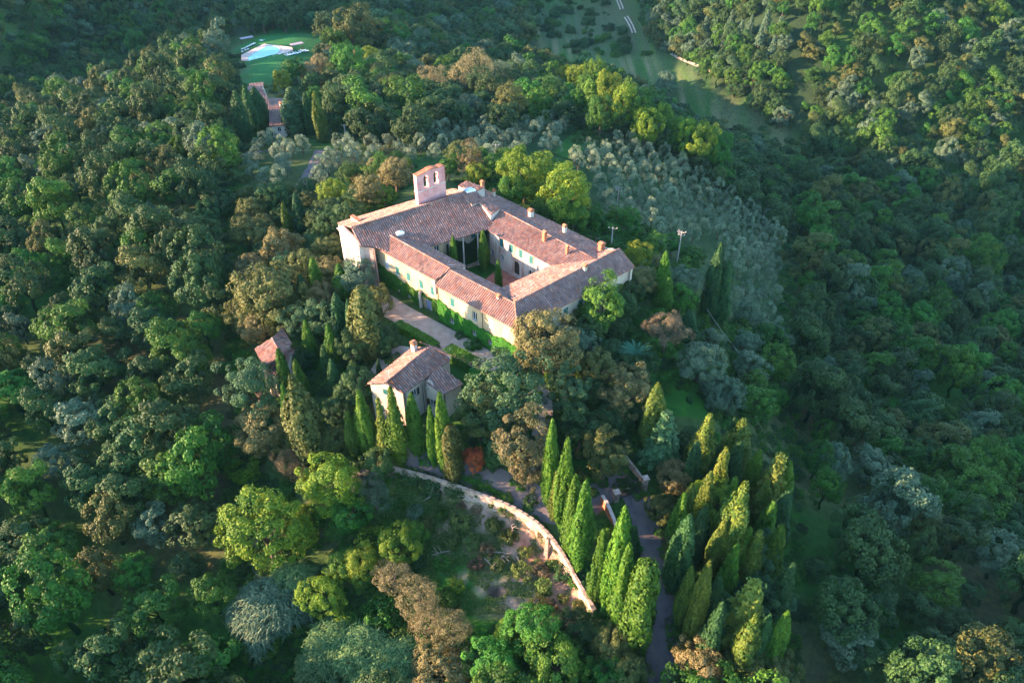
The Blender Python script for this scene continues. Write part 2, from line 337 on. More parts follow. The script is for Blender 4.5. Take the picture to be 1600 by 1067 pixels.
def ribbon(name, centre, width, mat, dz=.08, label=None):
    P = [ground(u, v) for u, v in centre]; Q = []
    for i in range(len(P)-1):
        n_ = max(2, int((P[i+1]-P[i]).length/1.0))
        for k in range(n_): Q.append(P[i].lerp(P[i+1], k/n_))
    Q.append(P[-1])
    for _ in range(3): Q = [Q[0]]+[(Q[i-1]+Q[i]*2+Q[i+1])/4 for i in range(1, len(Q)-1)]+[Q[-1]]
    vs = []; K = max(2, int(width/.8))
    for i, q in enumerate(Q):
        d = (Q[min(i+1, len(Q)-1)]-Q[max(i-1, 0)]); d.z = 0; d.normalize(); s_ = Vector((-d.y, d.x, 0))
        w = width*(1+.06*math.sin(i*.9)+.04*random.uniform(-1, 1))
        for k in range(K+1): vs.append(q+s_*w*(k/K-.5))
    a = np.array([(v.x, v.y) for v in vs]); z = tz(a[:, 0], a[:, 1])+dz
    V_ = np.column_stack([a, z]); F = [(i*(K+1)+k, i*(K+1)+k+1, (i+1)*(K+1)+k+1, (i+1)*(K+1)+k) for i in range(len(Q)-1) for k in range(K)]
    me = bpy.data.meshes.new(name); me.from_pydata([tuple(p) for p in V_], [], F); me.update()
    if me.polygons[0].normal.z < 0: me.flip_normals()
    return tag(link(name, me, None, mat), label=label, kind='structure')
ribbon('road', [(985,752),(1000,790),(1015,840),(1028,900),(1033,960),(1033,1020),(1030,1066),(1035,1140),(1050,1250)], 4.2, M['asphalt'])
ribbon('drive', [(545,745),(575,741),(610,722),(660,722),(710,736),(770,752),(830,776),(865,800),(900,800),(940,770),(985,745)], 4.4, M['asphalt'], .1)
ribbon('track', [(957,-14),(967,10),(988,53)], .8, M['gravel'], .5)
ribbon('track', [(962,-14),(972,10),(993,53)], .8, M['gravel'], .5)
ribbon('track', [(1040,80),(1056,90),(1075,99),(1096,108),(1120,118),(1140,128)], 1.3, M['gravel'], .5)
ribbon('path', [(500,235),(488,262),(470,290)], 2.6, M['asphalt'], .12)
ribbon('path', [(377,246),(400,238),(425,232)], 3.0, M['asphalt'], .12)
ribbon('path', [(835,600),(848,625),(850,660),(845,700),(838,740)], 3.4, M['gravel'], .1)
ribbon('path', [(1085,585),(1105,605),(1118,640)], 1.3, M['gravel'], .1)
ribbon('path', [(1170,215),(1222,218),(1280,225)], 2.4, M['gravel'], .2)
sheet('forecourt', [(592,455),(612,462),(640,480),(700,512),(760,545),(800,570),(770,580),(740,575),(690,548),(640,517),(600,495)], M['gravel'], .03)
sheet('yard', [(612,540),(650,545),(640,560),(590,600),(570,590),(590,560)], M['gravel'], .05)
sheet('lawn', [(1035,590),(1060,575),(1085,590),(1110,615),(1120,640),(1100,655),(1040,650),(1025,620)], M['lawn'], .05)
sheet('meadow_strip', [(900,205),(935,203),(930,225),(890,250),(862,240),(880,222)], M['lawn'], .12)
# ------------------------------------------------------------ roofs and walls
TILES = [(.42,.20,.13),(.38,.18,.13),(.45,.26,.19),(.35,.22,.175),(.39,.26,.215),(.26,.165,.14),(.48,.32,.26),(.21,.15,.13)]
def tilecol(dulled=0.0):
    c = random.choice(TILES[:5] if random.random() > .45+dulled*.3 else TILES)
    if random.random() < dulled: c = tuple(a*.5+b*.5 for a, b in zip(c, (.26, .20, .19)))  # this share of tiles is mixed halfway to a mauve grey
    k = random.uniform(.72, .98); return tuple(a*k for a in c)
def plane_of(e0, e1, others):
    ex = Vector((e1.x-e0.x, e1.y-e0.y, 0)); L = ex.length; ex.normalize(); ey = Vector((-ex.y, ex.x, 0))
    if (others[0]-e0).dot(ey) < 0: ey = -ey
    sx = (e1.z-e0.z)/L; num = den = 0
    for o in others:
        a, b = (o-e0).dot(ex), Vector((o.x-e0.x, o.y-e0.y, 0)).dot(ey)
        num += (o.z-e0.z-sx*a)*b; den += b*b
    return e0, ex, ey, sx, num/den
def roof(parent, poly, name='roof', step=.43, dulled=.4, thick=.16, rows=True):
    """poly: 3D corners, the first two are the eave"""
    e0, ex, ey, sx, sy = plane_of(poly[0], poly[1], poly[2:])
    loc = [((p-e0).x*ex.x+(p-e0).y*ex.y, (p-e0).x*ey.x+(p-e0).y*ey.y) for p in poly]
    W = lambda a, b, h=0: Vector((e0.x+ex.x*a+ey.x*b, e0.y+ex.y*a+ey.y*b, e0.z+sx*a+sy*b+h))
    mb = MB(); mb.prism([W(a, b) for a, b in loc], (0, 0, -thick), (.20, .13, .11)); r = mb.build(name, M['tile'], parent)
    if not rows: return r, W, loc
    t = MB(); amin = min(a for a, b in loc); amax = max(a for a, b in loc); a = amin+.2; n = len(loc)
    while a < amax-.1:
        xs = []
        for i in range(n):
            (a1, b1), (a2, b2) = loc[i], loc[(i+1) % n]
            if (a1 > a) != (a2 > a): xs.append(b1+(b2-b1)*(a-a1)/(a2-a1))
        xs.sort()
        for j in range(0, len(xs)-1, 2):
            b0, bend = xs[j]-.05, xs[j+1]; b = b0
            while b < bend-.1:
                be = min(b+.48, bend); w = .145*random.uniform(.9, 1.1); o = random.uniform(-.02, .02); h = random.uniform(.12, .15)
                lo = [W(a+o-w, b, -.005), W(a+o-w*.6, b, h), W(a+o+w*.6, b, h), W(a+o+w, b, -.005)]
                w *= .82; h2 = h-.035
                hi = [W(a+o-w, be, -.005), W(a+o-w*.6, be, h2), W(a+o+w*.6, be, h2), W(a+o+w, be, -.005)]
                t.add(lo+hi, [(0, 4, 5, 1), (1, 5, 6, 2), (2, 6, 7, 3), (0, 1, 2, 3)], tilecol(dulled)); b = be
        a += step
    o = t.build('tile_rows', M['tile'], r); o['kind'] = 'stuff'
    return r, W, loc
def ridge(parent, p, q, r=.15, step=.5, lift=.10):
    mb = MB(); d = q-p; L = d.length; n = max(1, int(L/step)); s = Vector((-d.y, d.x, 0)).normalized()
    for i in range(n):
        a = p+d*(i/n); b = p+d*((i+1)/n); c = tilecol(.1); vs = []
        for k, (e, rr) in enumerate(((a, r*1.12), (b, r*.92))):
            for t in range(6): th = math.pi*t/5; vs.append(e+s*math.cos(th)*rr+Vector((0, 0, lift-.08+math.sin(th)*rr)))
        mb.add(vs, [(t, t+1, t+7, t+6) for t in range(5)]+[(0, 1, 2, 3, 4, 5)], c)
    o = mb.build('ridge_tiles', M['tile'], parent); o['kind'] = 'stuff'; return o
def inward(p0, p1, inside):
    d = Vector((p1[0]-p0[0], p1[1]-p0[1], 0)).normalized(); n = Vector((-d.y, d.x, 0))
    if (Vector((inside[0], inside[1], 0))-Vector((p0[0], p0[1], 0))).dot(n) < 0: n = -n
    return d, n
def wall(parent, p0, p1, z0, z1_, inside, mat, wins=(), th=.42, name='wall', apex=None, z1b=None):
    """wall from p0 to p1 (outer face), openings: dict(u,v | s,z, w,h,kind)"""
    d, n = inward(p0, p1, inside); L = math.hypot(p1[0]-p0[0], p1[1]-p0[1]); P = lambda s, z, k=0: (p0[0]+d.x*s+n.x*k, p0[1]+d.y*s+n.y*k, z)
    ops = []
    for w in wins:
        if 'u' in w: s, z = on_wall(w['u'], w['v'], p0, p1)
        else: s, z = w['s'], w['z']
        ops.append((s, z, w))
    ops.sort(key=lambda o: o[0]); mb = MB()
    def piece(s0, s1, a, b):
        if s1-s0 > .01 and b-a > .01: mb.prism([P(s0, a), P(s1, a), P(s1, b), P(s0, b)], n*th)
    # columns; openings that overlap in s are merged into one column
    cols = []
    for s, z, w in ops:
        a, b = s-w['w']/2, s+w['w']/2
        if cols and a < cols[-1][1]+.02: cols[-1][1] = max(b, cols[-1][1]); cols[-1][2].append((s, z, w))
        else: cols.append([a, b, [(s, z, w)]])
    cur = 0
    for a, b, lst in cols:
        piece(cur, a, z0, z1_); lst.sort(key=lambda o: o[1]); zz = z0
        for s, z, w in lst:
            piece(a, b, zz, z-w['h']/2)
            piece(a, s-w['w']/2, z-w['h']/2, z+w['h']/2); piece(s+w['w']/2, b, z-w['h']/2, z+w['h']/2)
            zz = z+w['h']/2
        piece(a, b, zz, z1_); cur = b
    piece(cur, L, z0, z1_)
    if apex: # gable: list of (s, z) above z1_
        mb.prism([P(0, z1_)]+[P(s, z) for s, z in apex]+[P(L, z1_)], n*th)
    wl_ = mb.build(name, mat, parent)
    for s, z, w in ops: opening(parent, P, n, s, z, w)
    return P, n, L
def opening(parent, P, n, s, z, w):
    k = w.get('kind', 'shutter'); W_, H_ = w['w'], w['h']; a, b, lo, hi = s-W_/2, s+W_/2, z-H_/2, z+H_/2
    if k in ('door', 'arch_door'):
        f = MB(); 
        for x0, x1 in ((a+.02, s-.015), (s+.015, b-.02)):
            f.prism([P(x0, lo, .14), P(x1, lo, .14), P(x1, hi-.02, .14), P(x0, hi-.02, .14)], n*.08)
            f.prism([P(x0+.12, lo+.25, .11), P(x1-.12, lo+.25, .11), P(x1-.12, (lo+hi)/2, .11), P(x0+.12, (lo+hi)/2, .11)], n*.06)
        o = f.build('door', w.get('mat', M['wood']), parent); h = MB(); h.box(P(s+.12, lo+1.05, .07), (.06, .06, .14)); h.build('handle', M['metal'], o)
    else:
        f = MB(); fm = w.get('frame', M['white_paint'])
        for x0, x1, y0, y1 in ((a, a+.07, lo, hi), (b-.07, b, lo, hi), (s-.035, s+.035, lo+.07, hi-.07), (a+.07, b-.07, lo, lo+.07), (a+.07, b-.07, hi-.07, hi)):
            f.prism([P(x0, y0, .16), P(x1, y0, .16), P(x1, y1, .16), P(x0, y1, .16)], n*.06)
        o = f.build('window', fm, parent)
        g = MB(); g.prism([P(a+.01, lo+.01, .24), P(b-.01, lo+.01, .24), P(b-.01, hi-.01, .24), P(a+.01, hi-.01, .24)], n*.02); g.build('pane', M['glass'], o)
        if k == 'shutter':
            for x0, x1 in ((a+.01, s-.008), (s+.008, b-.01)):
                q = MB(); q.prism([P(x0, lo+.01, -.02), P(x1, lo+.01, -.02), P(x1, hi-.01, -.02), P(x0, hi-.01, -.02)], n*.05)
                y = lo+.12
                while y < hi-.1: q.prism([P(x0+.06, y, -.05), P(x1-.06, y, -.05), P(x1-.06, y+.06, -.035), P(x0+.06, y+.06, -.035)], n*.02); y += .14
                q.build('shutter', w.get('mat', M['shutter']), o)
        if k == 'open':
            for x0, x1 in ((a-W_*.48, a-.01), (b+.01, b+W_*.48)):
                q = MB(); q.prism([P(x0, lo, -.06), P(x1, lo, -.06), P(x1, hi, -.06), P(x0, hi, -.06)], n*.045); q.build('shutter', w.get('mat', M['shutter']), o)
        q = MB(); q.prism([P(a-.1, lo-.1, -.1), P(b+.1, lo-.1, -.1), P(b+.1, lo+.0, -.1), P(a-.1, lo+.0, -.1)], n*.26); q.build('sill', w.get('sill', M['white']), o)
    if k.startswith('arch'):  # spandrels make the opening round-headed
        f = MB(); r = W_/2; cz = hi-r
        for sg in (-1, 1):
            arc = [P(s+sg*r*math.cos(t), cz+r*math.sin(t), -.004) for t in np.linspace(0, math.pi/2, 7)]
            f.prism([P(s+sg*r, hi, -.004)]+arc, n*.2)
        f.build('arch_head', w.get('wallmat', M['court']), parent)
def chimney(parent, P, w=.75, h=1.3, mat=None, kind=0, ang=None):
    mat = mat or M['brick']; rz = R_(40) if ang is None else ang
    mb = MB(); mb.box((P.x, P.y, P.z+h/2-.5), (w, w*.8, h+1.0), rz); c = mb.build('chimney', mat, parent)
    q = MB(); q.box((P.x, P.y, P.z+h+.05), (w*1.25, w*1.05, .1), rz); ca_, sa_ = math.cos(rz), math.sin(rz)
    for sx in (-1, 1):
        q.box((P.x+sx*w*.38*ca_, P.y+sx*w*.38*sa_, P.z+h+.22), (w*.16, w*.7, .26), rz)
    d = Vector((ca_, sa_, 0)); e = Vector((-sa_, ca_, 0)); b = Vector((P.x, P.y, P.z+h+.34))
    q.prism([b-d*w*.68-e*w*.5, b+d*w*.68-e*w*.5, b+Vector((0, 0, .25))-e*w*.5], e*w)
    q.build('chimney_cap', M['brick'], c); return c
def isect(p, q, r, s):    # plan crossing of lines pq and rs
    x1, y1, x2, y2, x3, y3, x4, y4 = p.x, p.y, q.x, q.y, r.x, r.y, s.x, s.y
    dn = (x1-x2)*(y3-y4)-(y1-y2)*(x3-x4); a = x1*y2-y1*x2; b = x3*y4-y3*x4
    return Vector(((a*(x3-x4)-(x1-x2)*b)/dn, (a*(y3-y4)-(y1-y2)*b)/dn, p.z))
V2 = lambda p, z: Vector((p.x, p.y, z))

# ------------------------------------------------------------ the convent
conv = empty('convent', at(720, 430, 0), 'large cream walled convent with tiled roofs round a cloister courtyard', 'convent')
INV = conv.location.copy()
class Off:   # parts are written in world coordinates; the Empty stands at the base, so shift the meshes
    pass
def finish(root):
    bpy.context.view_layer.update()
    seen = set()
    for ch in root.children_recursive:
        if ch.parent is root and ch.data is not None or ch.type == 'MESH':
            if ch.data.name in seen: continue
            seen.add(ch.data.name); k = len(ch.data.vertices); a = np.empty(k*3, np.float32); ch.data.vertices.foreach_get('co', a)
            a = a.reshape(-1, 3)-np.array(root.location, np.float32); ch.data.vertices.foreach_set('co', a.ravel()); ch.data.update()
# corners
a0, a1, ar0, ar1 = at(583,385,8.3), at(680,438,8.3), at(600.5,363,9.95), at(703,419.5,9.95)
ai0, ai1 = at(690,396,8.3), at(728,415.5,8.3)
B0, B1 = at(862,487.5,7.8), at(991,417,7.8); c0, c1 = at(680,446,7.75), at(800,512,7.75)
k = isect(c0, c1, B0, B1); k.z = 7.75; B1.z = 7.75
j1, j2 = at(784,450,7.75), at(861,415,7.75)
br0, br1 = at(804.5,473,9.85), at(965,390,9.85)
cr0 = at(703.5,422,9.6); cr0.z = 9.55
dB = (B1-k); dB.z = 0; dB.normalize(); nB = Vector((-dB.y, dB.x, 0)); nB = nB if (br0-k).dot(nB) > 0 else -nB
nin = B1+nB*10.0; binner = isect(j1, j2, B1, nin); binner.z = 7.75
br1 = isect(br0, br1, B1, nin); br1.z = 9.85
ci0 = isect(at(756,436,7.75), j1, ai1, ai1+(a1-ar1)); ci0.z = 7.75
# cap the rise between the slightly lower second roof and the first
roof(conv, [a0, a1, ar1, ar0]); r_, _, _ = roof(conv, [ai0-(ai1-ai0)*1.3, ai1, ar1, ar0-(ar1-ar0)*.1], dulled=.8)
ridge(r_, ar0, ar1)
br0z = V2(br0, 9.6)
roof(conv, [c0, V2(k, 7.75), V2(br0, 9.75), cr0]); r_, _, _ = roof(conv, [ci0, j1, V2(br0, 9.75), cr0], dulled=.8)
ridge(r_, cr0, V2(br0, 9.7))
r_, _, _ = roof(conv, [k, B1, br1, br0], dulled=.8); ridge(r_, br0, br1); ridge(r_, V2(k, 7.8), V2(br0, 9.8))
ridge(r_, B1+Vector((0, 0, .0)), br1, lift=.06)
roof(conv, [j1, binner, br1, br0], dulled=.5)
# rear wing C
ce0, ce1 = at(762,360,7.8), at(861,415,7.8); co0, co1 = at(740,288,7.7), at(945,386,7.7)
cg0, cg1 = at(783,329,9.5), at(920,400,9.5)
cend = isect(cg0, cg1, br0, br1)
ce1x = isect(ce0, ce1, br0, br1); co1x = isect(co0, co1, br0, br1)
r_, _, _ = roof(conv, [ce0, V2(ce1x, 7.8), V2(cend, 9.5), cg0]); roof(conv, [co0, V2(co1x, 7.7), V2(cend, 9.5), V2(cg0-(cg1-cg0)*.35, 9.5)], dulled=.8)
ridge(r_, cg0, V2(isect(cg0, cg1, j1, binner), 9.5).lerp(V2(cend, 9.5), .55))
# church D
dr0, dr1 = at(549,355.5,11.8), at(722,303,11.8)
de0, de1 = at(673,385,8.0), at(756,360,8.0)
pe0, pex, pey, psx, psy = plane_of(de0, de1, [dr0, dr1])
def onD(u, v):   # point of the church's south roof plane seen at (u, v)
    z = 10.0
    for _ in range(30):
        p = at(u, v, z); q = p-pe0; z = pe0.z+psy*(q.x*pey.x+q.y*pey.y)
    return at(u, v, z)
df = onD(562, 383); dm = onD(584, 385)
ext = de0-(de1-de0)*.55
d_far = de1+(de1-de0)*.25
roof(conv, [V2(ext, 8.0), V2(d_far, 8.0), V2(dr1+(dr1-dr0)*.06, 11.8), dr0, df, V2(dm, dm.z-.05)], dulled=.75)
dn = Vector((pey.x, pey.y, 0)); no0 = dr0+dn*9.0; no1 = dr1+dn*9.0+(dr1-dr0)*.1
r_, _, _ = roof(conv, [V2(no0, 8.2), V2(no1, 8.2), dr1+(dr1-dr0)*.06, dr0], dulled=.3)
ridge(r_, dr0, dr1, r=.17)
# raised stepped roofs where church and rear wing meet
def raised(pts, drop):
    mb = MB(); mb.prism([p-Vector((0, 0, .18)) for p in pts], (0, 0, -drop)); mb.build('parapet_wall', M['white'], conv)
    return roof(conv, pts, dulled=.6)
e1 = raised([at(737,320,10.9), at(756,312,10.9), at(738,292,12.2), at(719,301,12.2)], 2.6)
e2 = raised([at(766.5,336,9.9), at(781,326,9.9), at(764,305,11.0), at(749,315,11.0)], 2.2)
e3 = raised([at(741,300,10.9), at(757,293,10.9), at(729,283,11.6), at(716,290,11.6)], 2.5)
def skylight(P, w, h):
    mb = MB(); rz = R_(31); cs, sn = math.cos(rz), math.sin(rz)
    q = [Vector((P.x+x*w*cs-y*h*sn, P.y+x*w*sn+y*h*cs, P.z+.05)) for x, y in ((-.5, -.5), (.5, -.5), (.5, .5), (-.5, .5))]
    mb.prism([p-Vector((0, 0, .8)) for p in q], (0, 0, .95)); o = mb.build('skylight', M['white_paint'], conv)
    t = MB(); q2 = [p+Vector((0, 0, .1)) for p in q]; ap = Vector((P.x, P.y, P.z+.42)); t.add(q2+[ap], [(0, 1, 4), (1, 2, 4), (2, 3, 4), (3, 0, 4)]); t.build('pane', M['skylight'], o)
skylight(onD(624.5, 364), 1.5, 1.2); skylight(at(733.5, 297.5, 11.95), 2.1, 1.6)
# bell gable
b0 = at(654,318.5,11.6); b1 = at(697,301,11.6); bd = (b1-b0); bL = bd.length; bd.normalize(); bn = Vector((-bd.y, bd.x, 0)); bn = bn if bn.y > 0 else -bn
W_ = lambda s, z, o=0: b0+bd*s+bn*o+Vector((0, 0, z))
H0 = 6.6; s1, s2, hw = bL*.33, bL*.68, .62; sill_, sp = 2.5, 4.75
mb = MB(); mb.prism([W_(0, -2), W_(bL, -2), W_(bL, sill_), W_(0, sill_)], bn*.95); mb.build('bell_gable', M['pink'], conv)
arc = lambda c: [(c-hw, sill_)]+[(c-hw*math.cos(t), sp+hw*math.sin(t)) for t in np.linspace(0, math.pi, 9)]+[(c+hw, sill_)]
out = [(0, sill_)]+arc(s1)+arc(s2)+[(bL, sill_), (bL, 6.0), (bL*.95, 6.3), (bL*.86, 6.38), (bL*.76, 6.25), (bL*.66, 6.65), (bL*.56, 6.85), (bL*.46, 6.82), (bL*.34, 6.5), (bL*.22, 6.3), (bL*.1, 6.15), (0, 6.1)]
out = [(s_, z_ if z_ <= sp+hw else sp+hw+(z_-sp-hw)*.62+.02) for s_, z_ in out]
mb = MB(); mb.prism([W_(s, z) for s, z in out], bn*.95); bg_ = mb.build('bell_gable', M['pink'], conv)
mb = MB(); top = out[-12:]
for (sa, za), (sb, zb) in zip(top[:-1], top[1:]):
    mb.prism([W_(sa, za+.005, -.14), W_(sb, zb+.005, -.14), W_(sb, zb+.16, -.14), W_(sa, za+.16, -.14)], bn*1.23)
mb.build('coping', M['brick'], conv)
mb = MB(); mb.prism([W_(-.1, sill_-.2, -.1), W_(bL+.1, sill_-.2, -.1), W_(bL+.1, sill_-.02, -.1), W_(-.1, sill_-.02, -.1)], bn*1.15); mb.build('cornice', M['white'], conv)
mb = MB(); mb.prism([W_(-.1, 5.45, -.05), W_(.35, 5.45, -.05), W_(.35, 5.6, -.05), W_(-.1, 5.6, -.05)], bn*1.05)
for c in (s1, s2):
    q = MB(); pr = [(.34, 0), (.30, .1), (.22, .35), (.20, .6), (.10, .72)]
    vs = [W_(c, 3.7+z, .47)+Vector((math.cos(t)*r, math.sin(t)*r, 0)) for r, z in pr for t in np.linspace(0, 2*math.pi, 10, endpoint=False)]
    q.add(vs, [(i*10+j, i*10+(j+1) % 10, (i+1)*10+(j+1) % 10, (i+1)*10+j) for i in range(4) for j in range(10)]); o = q.build('bell', M['bell'], conv)
    q = MB(); q.prism([W_(c-hw, 4.45, .38), W_(c+hw, 4.45, .38), W_(c+hw, 4.58, .38), W_(c-hw, 4.58, .38)], bn*.18); q.build('yoke', M['wood'], o)
# walls -------------------------------------------------
def inset(p, q, ins, d=.5):
    dd, n = inward(p, q, ins); return Vector((p.x+n.x*d, p.y+n.y*d, 0)), Vector((q.x+n.x*d, q.y+n.y*d, 0))
cen = at(770, 415, 0); mid_ = (a0+ai1)/2
sh = lambda u, v, **kw: dict(dict(u=u, v=v, w=1.05, h=1.75, kind='shutter'), **kw)
w0, w1 = inset(a0, a1, ar0); w0 = w0+(w1-w0).normalized()*.3
light = noise_mat('shutter_sheen', [(.3, (.25, .33, .34)), (.7, (.36, .44, .45))], 2, .6)  # paler tone paints the reflection on one teal shutter into its colour
wall(conv, w0, w1, -1.5, 8.2, ar0, M['plaster'], [sh(587.5, 402.5), sh(605.4, 413.5, mat=light), sh(621.3, 423), sh(638.2, 432.5), sh(658.1, 444.3), sh(676, 454.5),
     dict(u=640, v=463, w=.8, h=1.1, kind='plain'), dict(u=625, v=455, w=.8, h=1.1, kind='plain'), dict(u=669.8, v=478, w=1.5, h=3.2, kind='door', mat=noise_mat('blue_grey_door', [(.3, (.16, .20, .30)), (.7, (.22, .27, .38))], 2, .7))])
w2, w3 = inset(c0, k, cr0, .42)
# the second front block steps 0.06 m out of the first
wf = noise_mat('pale_window_frame', [(.3, (.52, .54, .5)), (.7, (.66, .67, .62))], 3, .6)
wall(conv, w2, w3-(w3-w2).normalized()*.5, -1.5, 7.65, cr0, M['plaster'], [sh(706.7, 472.5), dict(u=741.8, v=494, w=1.1, h=1.8, kind='plain'), sh(767.6, 506.8, mat=wf), sh(790.7, 520, mat=wf),
     dict(u=707, v=501, w=.9, h=1.1, kind='plain'), dict(u=742, v=519.5, w=.9, h=1.1, kind='plain'), dict(u=766.5, v=534, w=.9, h=1.1, kind='plain')])
w4, w5 = inset(k, B1, br0, .5); w4 = w4+(w5-w4).normalized()*.45
wall(conv, w4, w5-(w5-w4).normalized()*.4, -2.5, 7.65, br0, M['grey_plaster'], [dict(s=4+3.6*i, z=5.6, w=1.1, h=1.7, kind='shutter') for i in range(6)])
wend0, wend1 = inset(B1, binner, br0, .4)
Lb = (wend1-wend0).length
wall(conv, wend0, wend1, -3, 7.6, br0, M['grey_plaster'], [dict(s=3, z=5.4, w=1, h=1.6)], apex=[(Lb/2, 9.6)])
# inner court walls
i0, i1 = inset(ai0, ai1, mid_, .5); wall(conv, i0-(i1-i0)*.3, i1, -.5, 8.15, ar1, M['grey_plaster'], [])
e_i0, e_i1 = inset(ai1, a1, ar0, .25); wall(conv, e_i0, e_i1, 5, 8.2, ar0, M['white'], apex=[((e_i1-e_i0).length/2, 9.8)])
i2, i3 = inset(ci0, j1, cr0, .5); wall(conv, i2, i3, -.5, 7.6, cr0, M['grey_plaster'], [])
i4, i5 = inset(j1, j2, br0, .5); wall(conv, i4, i5, -.5, 7.6, br0, M['grey_plaster'], [])
i6, i7 = inset(ce0, ce1x, cg0, .45)
CW = M['court']
wall(conv, i6, i7, -.5, 7.65, cg0, CW, [sh(783.8, 379.5), sh(798.8, 388.3), sh(813.8, 396.5), sh(829.7, 406), dict(u=769.7, v=394.5, w=.85, h=1.5, kind='arch'), dict(u=784.7, v=402.5, w=.85, h=1.5, kind='arch'),
     dict(u=807.4, v=419, w=1.5, h=3.0, kind='arch_door'), dict(u=829.1, v=428, w=1.1, h=1.6, kind='arch')])
i8, i9 = inset(de0, de1, dr0, .5)
wall(conv, i8-(i9-i8)*.4, i8+(i9-i8)*.30, -.5, 7.9, dr0, M['plaster'], [dict(u=682.5, v=389, w=1.0, h=1.4, kind='plain')])
rec = Vector((pey.x, pey.y, 0))*3.0
wall(conv, i8+(i9-i8)*.30+rec, i9+rec+(i9-i8)*.3, -.5, 8.9, dr0, M['grey_plaster'], [dict(s=3, z=1.3, w=1.2, h=2.4, kind='door'), dict(s=7.5, z=5.4, w=1, h=1.5, kind='shutter')])
wall(conv, i8+(i9-i8)*.30+rec, i8+(i9-i8)*.30, -.5, 7.95, i8, M['grey_plaster'], [])
for s in (.36, .62, .9):
    q = MB(); p = i8+(i9-i8)*s; q.tube([(p.x, p.y, -.3), (p.x, p.y, .1)], [.3, .3], 8); q.tube([(p.x, p.y, .1), (p.x, p.y, 7.5)], [.17, .14], 8); q.tube([(p.x, p.y, 7.5), (p.x, p.y, 7.85)], [.2, .32], 8); q.build('column', M['white'], conv)
# church front and its return
f0 = at(530.5,357.5,9.6); f1 = at(561,383,9.6)
fz = 9.4
F0, F1 = V2(f0, 0), V2(f1, 0)
wall(conv, F0, F1, -1.5, fz, dr1, M['white'], [dict(s=(F1-F0).length*.5, z=4.6, w=2.2, h=6.2, kind='niche')] if False else [], th=.7, name='front_wall')
fd = (F1-F0).normalized(); fl = (F1-F0).length; fnn = inward(F0, F1, dr1)[1]
for z, o_, h_ in ((fz, .28, .22), (fz-.45, .14, .16), (fz+.22, .40, .14)):
    q = MB(); A = F0-fd*o_-fnn*o_; q.prism([V2(A, z), V2(A+fd*(fl+2*o_), z), V2(A+fd*(fl+2*o_), z+h_), V2(A, z+h_)], fnn*(.8+o_)); q.build('cornice', M['cornice'], conv)
for s in (.0, .46, .86):
    q = MB(); A = F0+fd*(fl*s)-fnn*.12; q.prism([V2(A, -1), V2(A+fd*fl*.13, -1), V2(A+fd*fl*.13, fz-.46), V2(A, fz-.46)], fnn*.11); q.build('pilaster', M['white'], conv)
q = MB(); A = F0+fd*(fl*.19)-fnn*.03; q.prism([V2(A, 2), V2(A+fd*fl*.2, 2), V2(A+fd*fl*.2, 7.6), V2(A, 7.6)], fnn*.028); q.build('blind_panel', M['stone'], conv)
q = MB(); A = F0-fnn*-.1; q.prism([V2(A, fz+.36), V2(A+fd*fl, fz+.36), V2(A+fd*fl*.97, fz+.6), V2(A+fd*fl*.55, fz+.75), V2(A+fd*.4, fz+1.0)], fnn*.5); q.build('pediment', M['cornice'], conv)
R0, R1 = F1+fnn*.7, V2(at(584, 385.5, dm.z-.2), 0)
wall(conv, R0, R1, -1.5, 8.9, dr0, noise_mat('mottled_pink_wall', [(.3, (.30, .19, .15)), (.5, (.45, .31, .26)), (.75, (.52, .42, .35))], .7, .95, .3, 4), [], name='side_wall')
wall(conv, F0+fnn*.7, V2(no0, 0)-dn*.5, -1.5, 8.1, dr1, M['grey_plaster'], [], name='side_wall', apex=[(.1, 9.4), (.6, 11.0)] if False else None)
q = MB(); p_ = at(556, 344, 10.2); q.box((p_.x, p_.y, p_.z-.8), (.6, 2.6, 2.4), R_(42)); q.build('parapet_wall', M['grey_plaster'], conv)
q = MB(); q.box((p_.x, p_.y, p_.z+.47), (.8, 2.8, .14), R_(42)); q.build('coping', M['brick'], conv)
# outer back walls
wall(conv, V2(no0, 0)-dn*.6, V2(no1, 0)-dn*.6, -2, 8.0, dr0, M['grey_plaster'], [dict(s=5+4*i, z=5, w=1, h=1.6) for i in range(5)], name='rear_wall')
g0, g1 = inset(co0, co1x, cg0, .45); wall(conv, g0-(g1-g0)*.06, g1, -3, 7.5, cg0, M['grey_plaster'], [dict(s=4+3.6*i, z=5, w=1, h=1.6) for i in range(7)], name='rear_wall')
# drain pipes
def pipe(P, n, s, z0, z1_, mat=M['copper']):
    q = MB(); a = Vector(P(s, z0, -.09)); b = Vector(P(s, z1_, -.09)); q.tube([a, b], [.055, .055], 6); q.build('drainpipe', mat, conv)
Pd, nd = (lambda s, z, k_=0: (w2.x+(w3-w2).normalized().x*s+inward(w2, w3, cr0)[1].x*k_, w2.y+(w3-w2).normalized().y*s+inward(w2, w3, cr0)[1].y*k_, z)), None
pipe(Pd, nd, .15, 3, 7.6, M['metal']); pipe(Pd, nd, on_wall(754, 496, w2, w3)[0], 2.5, 7.6)
Pe = lambda s, z, k_=0: (R1.x-.15, R1.y-.15, z); pipe(Pe, None, 0, 0, 8.6, M['metal'])
# gutters
for A, B in ((a0, a1), (c0, k), (k, B1), (j1, j2)):
    q = MB(); q.tube([Vector(A)+Vector((0, 0, -.13)), Vector(B)+Vector((0, 0, -.13))], [.075, .075], 6); q.build('gutter', M['copper'], conv)
